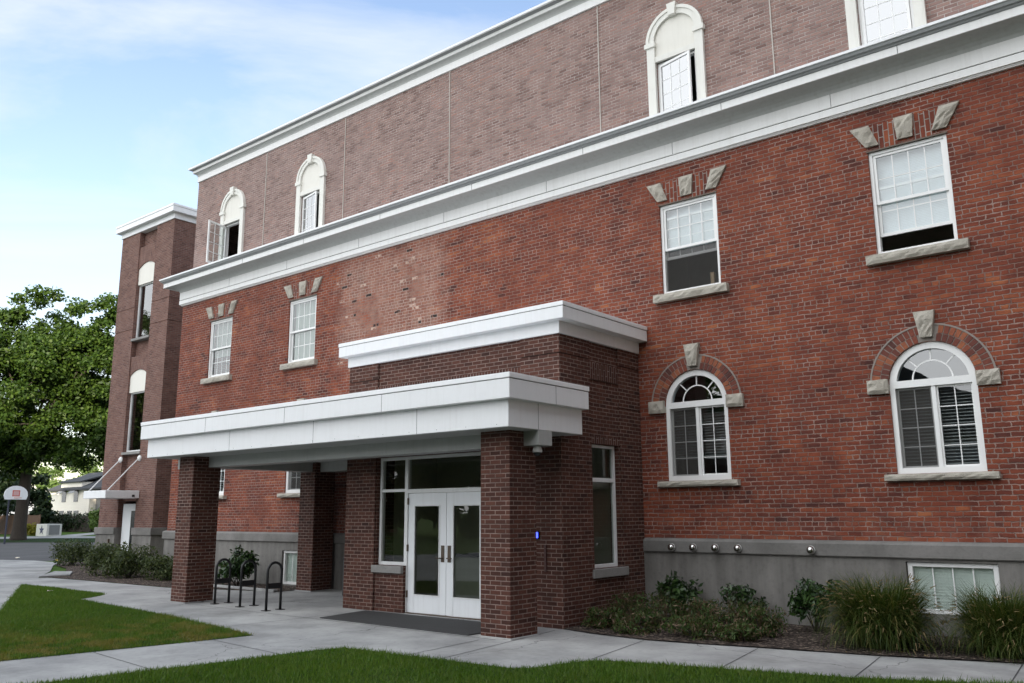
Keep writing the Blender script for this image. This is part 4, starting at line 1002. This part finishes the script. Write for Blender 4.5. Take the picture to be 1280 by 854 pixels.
shrub('laurel_bush', (4.72, -.66, .02), .45, .36, .80, 1100, .055, M['leaf_laurel'], 'laurel bush standing under the lone steel ball, left of the tall grass clump', 'bush', GL, 33, 8)
GS = 'grey-green shrubs at the foot of the stair tower'
for k, (x, y, rx, h, lb) in enumerate(((-17.0, -.75, 1.05, .98, 'wide feathery shrub in front of the tower door, leftmost of the front row'), (-15.25, -1.0, .95, .98, 'dense rounded shrub in the middle of the row below the tower'), (-13.35, -.75, .85, .72, 'lower loose shrub at the right of the row, just left of the brick pillar'), (-23.3, 1.0, .9, .95, 'shrub at the far end behind the row, against the tower corner'))):
    shrub('shrub', (x, y, .012), rx, .75, h, 3200, .055, M['leaf_shrub'], lb, 'shrub', GS, 40+k, 13, .3)
shrub('shrub', (-10.0, -.85, .012), .75, .45, 1.0, 1500, .07, M['leaf_laurel'], 'leafy green shrub under the canopy behind the bike racks', 'shrub', None, 46, 9, .4)

def fountain(loc, rad, h, nb, nh, label, seed):
    t = thing('fountain_grass', loc, label, 'ornamental grass', 'fountain grass clumps beside the basement window')
    r = np.random.default_rng(seed)
    def arcs(n, L0, L1, wd, curl):
        A = r.uniform(0, 2*np.pi, n); Ls = r.uniform(L0, L1, n); e = np.abs(r.normal(.0, .30, n))+.03; q = r.uniform(0, .24, n); 
        S = 7; pts = np.zeros((n, S, 3))
        b0 = np.c_[loc[0]+np.cos(A)*q*1.2, loc[1]+np.sin(A)*q*1.2, np.full(n, loc[2])]
        th = np.pi/2-e*.9; A0 = A.copy(); tw = r.normal(0, .22, n); p = b0.copy(); pts[:, 0] = p
        for k in range(1, S):
            th = th - (curl*r.uniform(.5, 1.4, n))*(k/S)*(.35+e)
            st = Ls/(S-1); A = A+tw; p = p+np.c_[np.cos(A)*np.cos(th)*st, np.sin(A)*np.cos(th)*st, np.sin(th)*st]; p[:, 2] = np.maximum(p[:, 2], .03); pts[:, k] = p
        sd_ = np.c_[-np.sin(A), np.cos(A), np.zeros(n)]
        return pts, sd_
    pts, sd_ = arcs(nb, h*.35, h*1.30, .004, .85); n, S = pts.shape[:2]
    wv = np.array([1, 1, .95, .85, .65, .4, .08])*.0048
    Lv = pts-sd_[:, None]*wv[None, :, None]; Rv = pts+sd_[:, None]*wv[None, :, None]
    V = np.stack([Lv, Rv], 2).reshape(-1, 3); F = []
    base = (np.arange(n)*S*2)[:, None]
    for k in range(S-1): F.append(np.concatenate([base+2*k, base+2*k+1, base+2*k+3, base+2*k+2], 1))
    fast_mesh('blades', V, np.stack(F, 1).reshape(-1, 4), M['fount'], t, 4)
    pts, sd_ = arcs(nh, h*.55, h*1.28, .004, .9)
    mb = MB()
    for q in pts:
        a, b = Vector(q[-2]), Vector(q[-1]); d = (b-a).normalized(); L_ = r.uniform(.05, .09)
        mb.tube([a, a+d*L_*.3, a+d*L_*.7, a+d*L_], .0075, 5, .003)
    mb.build('seed_heads', M['seed'], t)
fountain((5.92, -1.55, .02), .7, .90, 8000, 520, 'large round fountain grass clump full of seed heads, left of the basement window', 51)
fountain((7.35, -1.35, .02), .7, .80, 7500, 240, 'fountain grass clump at the right edge of the bed, in front of the basement window', 52)
pl = ['mounded dry perennial against the porch corner', 'green and russet perennial clump in front of the first laurel bush', 'low brown perennial clump at the walk edge near the porch', 'straggly perennial clump between the first two laurel bushes', 'green perennial clump in front of the small middle laurel', 'reddish dry perennial at the walk edge in the middle of the bed', 'wispy tan-stemmed perennial beside the bare mulch', 'small perennial clump at the foot of the porch side window', 'flat dark perennial between the reddish one and the bare mulch']
for k, (x, y, rx, h) in enumerate(((1.95, -1.35, .50, .58), (2.6, -1.55, .50, .55), (2.55, -2.35, .45, .34), (3.15, -1.35, .42, .50), (3.75, -1.45, .45, .52), (3.55, -2.25, .48, .36), (4.25, -1.6, .36, .52), (1.85, -2.1, .40, .36), (4.15, -2.2, .36, .28))):
    t = shrub('perennial', (x, y, .02), rx, rx*.9, h*.92, 1500, .034, M['leaf_dry'], pl[k], 'perennial', 'half-dry perennials in the front bed', 60+k, 10, .28, 1.2, .12)
    r = np.random.default_rng(80+k); n = 70; A = r.uniform(0, 6.28, n); q = r.uniform(0, rx*.8, n); Hh = h*r.uniform(.6, 1.3, n)
    b0 = np.c_[x+np.cos(A)*q*.6, y+np.sin(A)*q*.6, np.full(n, .02)]; tp = b0+np.c_[np.cos(A)*q*.6, np.sin(A)*q*.6, Hh]; s_ = np.c_[-np.sin(A), np.cos(A), np.zeros(n)]*.003
    fast_mesh('dry_stalks', np.stack([b0-s_, b0+s_, tp], 1).reshape(-1, 3), np.arange(3*n).reshape(-1, 3), M['stalk'], t, 3)
# scraps lying about
def scrap(name, loc, size, mat, label, cat):
    mb = MB(); r = random.Random(int(loc[0]*100)); n = 7
    ring = [(loc[0]+size*math.cos(6.283*k/n)*r.uniform(.6, 1.2), loc[1]+size*.6*math.sin(6.283*k/n)*r.uniform(.6, 1.2), loc[2]+r.uniform(.0, size*.35)) for k in range(n)]
    for k in range(n): mb.face([ring[k], ring[(k+1) % n], (loc[0], loc[1], loc[2]+size*.3)])
    tag(mb.build(name, mat), label, cat)
scrap('fallen_leaf', (-11.9, -4.6, .05), .09, M['litter'], 'pale dry leaf lying on the wedge-shaped lawn', 'leaf')
scrap('fallen_leaf', (-27.2, 2.2, .0), .22, M['leaflitter'], 'yellow fallen leaves at the kerb of the parking lot', 'leaf')
scrap('fallen_leaf', (-31.2, 2.2, -.01), .16, M['litter'], 'pale fallen leaf lying out on the asphalt', 'leaf')

# ------------------------------------------------------------------ trees and far things
def tree(name, loc, lobes, n, size, mat, label, cat, group, seed, trunk_h, tr, limbs=9, aspect=.6):
    t = thing(name, loc, label, cat, group); r = random.Random(seed); base = Vector(loc)
    cs, rs = [], []
    for (dx, dy, z, rx, rz, cnt) in lobes:
        for k in range(cnt):
            while True:
                p = Vector((r.uniform(-1, 1), r.uniform(-1, 1), r.uniform(-1, 1)))
                if p.length < 1 and p.length > .45: break
            q = r.uniform(.11, .2)*min(rx, rz)+.45
            cs.append(tuple(base+Vector((dx+p.x*rx, dy+p.y*rx, z+p.z*rz)))); rs.append((q*1.15, q*1.15, q*.8))
    leaf_cloud('crown', cs, rs, n, size, mat, t, seed, aspect=aspect, shell=.6)
    mb = MB(); top = base+Vector((.3, .2, trunk_h))
    mb.tube([base+Vector((0, 0, -.1)), base+Vector((0, 0, .25)), base+Vector((.02, 0, .9)), base+Vector((.1, .05, trunk_h*.55)), top], tr*1.25, 12, tr*.55)
    for i in range(6): mb.v = mb.v
    for k in range(limbs):
        c = Vector(cs[r.randrange(len(cs))]); s_ = base.lerp(top, r.uniform(.55, 1.0)); mid = s_.lerp(c, .5)+Vector((0, 0, .4))
        mb.tube([s_, s_.lerp(mid, .55), mid, c], tr*.36, 7, tr*.06)
        for j in range(2):
            c2 = Vector(cs[r.randrange(len(cs))]); 
            if (c2-mid).length < 6: mb.tube([mid, mid.lerp(c2, .5)+Vector((0, 0, .2)), c2], tr*.16, 5, tr*.04)
    mb.build('trunk', M['bark'], t, smooth=True)
    return t
Rx, Ry = .777, .629
def L_(lat, dep, z, rx, rz, c): return (lat*Rx-dep*Ry, lat*Ry+dep*Rx, z, rx, rz, c)
st0 = tree('shade_tree', (-60.3, 13.6, -.02), [L_(-1.5, 0, 11., 6.2, 5.6, 70), L_(.3, 0, 17.1, 2.7, 2.7, 18), L_(5.0, -.5, 16.5, 1.9, 2.5, 13), L_(-2.5, .5, 15.5, 3., 2.5, 16), L_(4.2, 0, 11.8, 3.0, 3.6, 30), L_(4.9, -.6, 13.4, 2.3, 2.8, 22), L_(2.2, .3, 14., 2.6, 2.6, 16), L_(-5.5, 1, 14.5, 3.2, 3.4, 22), L_(-8, 0, 9.5, 3.5, 4., 20), L_(3.0, -1, 7.0, 3.6, 2.2, 16), L_(-3.5, -1, 6.5, 4., 2.2, 18), L_(5.0, -.5, 7.2, 2.4, 2.4, 16), L_(5.6, .5, 10., 2.0, 2.5, 12), L_(1., .5, 8., 4., 2.5, 16), L_(-7, .5, 7.5, 3.5, 3, 16)],
     150000, .145, M['leaf_tree'], 'large spreading shade tree at the edge of the parking lot', 'tree', None, 3, 9., .52, 16)
dup(st0, (-62, -18, -.02), 'second large spreading tree by the parking lot, nearer the lawn')
# small tree group behind the house and dark evergreens
tree('pale_tree', (-131, 50, 0), [(0, 0, 7.2, 6.0, 4.0, 40), (8, 3, 7.6, 5., 4.2, 30), (15, 6, 7.2, 5, 4, 30), (-8, -3, 6.6, 5, 4, 24), (-16, -8, 7., 5, 4, 24)], 16000, .26, M['leaf_pale'], 'pale green round tree behind the cream house', 'tree', None, 4, 3.5, .3)
for k, (x, y, h, rx, lb) in enumerate(((-86, 20, 6.5, 3.6, 'dark evergreen directly behind the shade tree trunk'), (-93, 26, 7.5, 3.4, 'tall dark evergreen close to the left end of the cream house'), (-82, 9, 7., 4.2, 'dark evergreen at the far left, behind the basketball hoop'))):
    tree('evergreen_tree', (x, y, 0), [(0, 0, h*.35, rx, h*.36, 22), (0, 0, h*.7, rx*.65, h*.3, 12)], 6000, .25, M['leaf_dark'], lb, 'tree', 'dark evergreens beyond the road', 90+k, h*.6, .25, 5)
# basketball hoop
bh_ = thing('basketball_hoop', (-52.2, 9.6, 0), 'basketball hoop with white fan-shaped backboard on a dark pole', 'basketball hoop')
MB().tube([(-52.2, 9.6, -.02), (-52.2, 9.6, 3.0)], .06, 8).build('pole', M['pole'], bh_)
fd = Vector((.994, .106, 0)); sdv = Vector((-.106, .994, 0)); bc = Vector((-52.2, 9.6, 3.2))+fd*.8
def onb(a, z, o=0.): return bc+sdv*a+Vector((0, 0, z))+fd*o
def plate(pts, o0, o1):
    mb = MB(); n = len(pts)
    f = [onb(a, z, o1) for a, z in pts]; b = [onb(a, z, o0) for a, z in pts]
    mb.face(f); mb.face(b[::-1])
    for k in range(n): mb.face([f[k], b[k], b[(k+1) % n], f[(k+1) % n]])
    return mb
fan = [(-.68, -.36), (.68, -.36), (.77, -.12)]+[(.77*math.cos(math.pi*k/10), -.05+.58*math.sin(math.pi*k/10)) for k in range(1, 10)]+[(-.77, -.12)]
plate(fan, -.02, .02).build('backboard', M['board'], bh_)
plate([(-.24, -.16), (.24, -.16), (.24, .24), (-.24, .24)], .021, .024).build('target_frame', M['red'], bh_)
plate([(-.18, -.10), (.18, -.10), (.18, .18), (-.18, .18)], .025, .028).build('target', M['pinkish'], bh_)
rc = onb(0, -.26, .28); MB().tube([rc+Vector((.22*math.cos(k*math.pi/8), .22*math.sin(k*math.pi/8), 0)) for k in range(17)], .015, 6).build('rim', M['rim'], bh_)
MB().tube([(-52.2, 9.6, 2.7), tuple(onb(0, -.1, -.02))], .04, 6).build('arm', M['pole'], bh_)
# utility cabinet with a star
cb = thing('utility_cabinet', (-72.6, 20.9, 0), 'white cabinet painted with a dark star, beside the far driveway', 'cabinet')
MB().box(-73.7, -71.5, 20.3, 21.6, -.02, 1.05).build('body', M['cab'], cb, .03)
mb = MB(); cx, cz = -72.55, .52; st = []
for k in range(10):
    a = math.pi/2+k*math.pi/5; q = .44 if k % 2 == 0 else .18; st.append((cx+q*math.cos(a)*1.15, cz+q*math.sin(a)))
mb.prism(st, 20.285, 20.31, 'y'); mb.build('star', M['star'], cb)
MB().box(-71.51, -71.485, 20.5, 21.4, .1, .95).build('side_panel', M['siding_g'], cb)
shrub('yellow_shrub', (-75.6, 20.6, 0), .9, .8, 1.1, 700, .12, M['leaf_yel'], 'yellow-green shrub standing left of the starred cabinet', 'shrub', None, 71, 8, .6)
shrub('tall_shrub', (-83.5, 30.5, 0), 1.3, 1.2, 2.6, 900, .18, M['leaf_pale'], 'bright green upright shrub in front of the dark hedge', 'shrub', None, 72, 8, .6)
# house
H = thing('house', (-98, 38, 0), 'two-storey cream house with dark roof and grey window awnings across the road', 'house')
HX0, HX1, HY = -103.6, -93.4, 34.
MB().box(HX0, HX1, HY, HY+9, -.1, 4.9).build('wall', M['siding'], H)
mb = MB()
for z in np.arange(.2, 4.9, .24): mb.box(HX0-.005, HX1+.005, HY-.018, HY, float(z), float(z)+.03)
mb.build('clapboard_lines', M['siding'], H)
MB().box(HX1+.01, HX1+6.0, HY+.8, HY+9, -.1, 4.6).build('grey_wing', M['siding_g'], H)
mb = MB(); mb.prism([(HY-.5, 4.75), (HY-.5, 4.95), (HY+4.6, 7.2), (HY+9.5, 4.95), (HY+9.5, 4.75)], HX0-.4, HX1+6.5); mb.build('roof', M['roof'], H)
mb = MB(); mb.box(-101.1, -95.6, HY-.02, HY+2, 4.9, 5.75); dm = mb.build('dormer', M['siding'], H)
mb = MB(); mb.prism([(HY-.3, 5.7), (HY-.3, 5.82), (HY+3, 6.8), (HY+3, 6.6)], -101.4, -95.3); mb.build('dormer_roof', M['roof'], dm)
for x in (-100.6, -97.4):
    wn = MB().box(x, x+1.05, HY-.05, HY, 3.4, 4.85).build('window', M['dkwin'], H)
    mb = MB(); mb.prism([(HY-.05, 5.05), (HY-.75, 4.45), (HY-.75, 4.40), (HY-.05, 4.95)], x-.15, x+1.2); mb.build('awning', M['awn'], wn)
for x in (-101.0, -98.8, -97.1):
    wn = MB().box(x, x+1.2, HY-.05, HY, 1.35, 2.35).build('window', M['dkwin'], H)
shr = []
hd = thing('hedge', (-92, 30.8, 0), 'long dark clipped hedge in front of the cream house', 'hedge')
leaf_cloud('foliage', [(x, 31 + .06*(x+92), 1.0) for x in np.arange(-100, -84.9, 1.0)], [(.9, .7, 1.05)]*16, 5200, .17, M['leaf_dark'], hd, 77, shell=.4)
MB().box(-99.6, -85.6, 30.8, 31.2, 0, 1.7).build('inner_branches', M['bark'], hd)
fe = thing('board_fence', (-82, 20, 0), 'brown board fence at the far left beyond the road', 'fence')
mb = MB()
for k in range(40):
    x = -90+k*.32; mb.box(x, x+.29, 22+.0, 22.04, 0, 1.85+rnd.uniform(-.03, .03))
mb.build('boards', M['fence'], fe)
for k in range(6): MB().box(-90+k*2.5, -89.9+k*2.5, 22.045, 22.14, 0, 1.9).build('post', M['fence'], fe)

# ------------------------------------------------------------------ surroundings behind the viewer (they shade the court and show in the panes)
CW = thing('added_shade_wing', (33, -28, 0), 'tall brick wing added out of view to shade the court', 'building')  # unseen block added to keep the sun off facade and court
MB().box(26, 40, -64, -6, -.1, 29).build('wall', M['brick_tw'], CW)
MB().box(25.8, 40.2, -64.2, -5.8, 29.002, 29.6).build('roof_trim', M['white'], CW)
G = thing('gabled_house', (-4, -46, 0), 'dark gabled house facing the brick building across the lawn', 'house')
MB().box(-11, 3, -52, -40, -.1, 6.2).build('wall', M['siding_g'], G)
mb = MB(); mb.prism([(-11.6, 5.9), (3.6, 5.9), (-4, 10.3)], -52.4, -39.6, 'y'); mb.build('roof', M['roof'], G)
t0 = tree('court_tree', (-21, -44, 0), [(0, 0, 11, 6, 6, 50), (0, 0, 17, 3.5, 3.5, 18)], 12000, .3, M['leaf_tree'], 'tall tree across the lawn beside the gabled house', 'tree', 'trees across the lawn', 8, 8., .45, 10)
t1 = tree('court_tree', (-33, -40, 0), [(0, 0, 4.5, 5, 4., 50)], 9000, .33, M['leaf_dark'], 'low dark tree across the lawn, first past the tall one', 'tree', 'trees across the lawn', 9, 4., .35, 8)
for k, (x, y) in enumerate(((-44, -41), (-56, -43), (-68, -46), (-82, -44), (-14.5, -39), (8, -41), (17, -44), (-96, -40))):
    dup(t1, (x, y, 0), ['low dark tree across the lawn at %s' % q for q in ('the second place past the tall one', 'the third place past the tall one', 'the fourth place past the tall one', 'the fifth place past the tall one', 'the left corner of the gabled house', 'the right corner of the gabled house', 'the far right, by the added brick wing', 'the far left end of the row')][k])
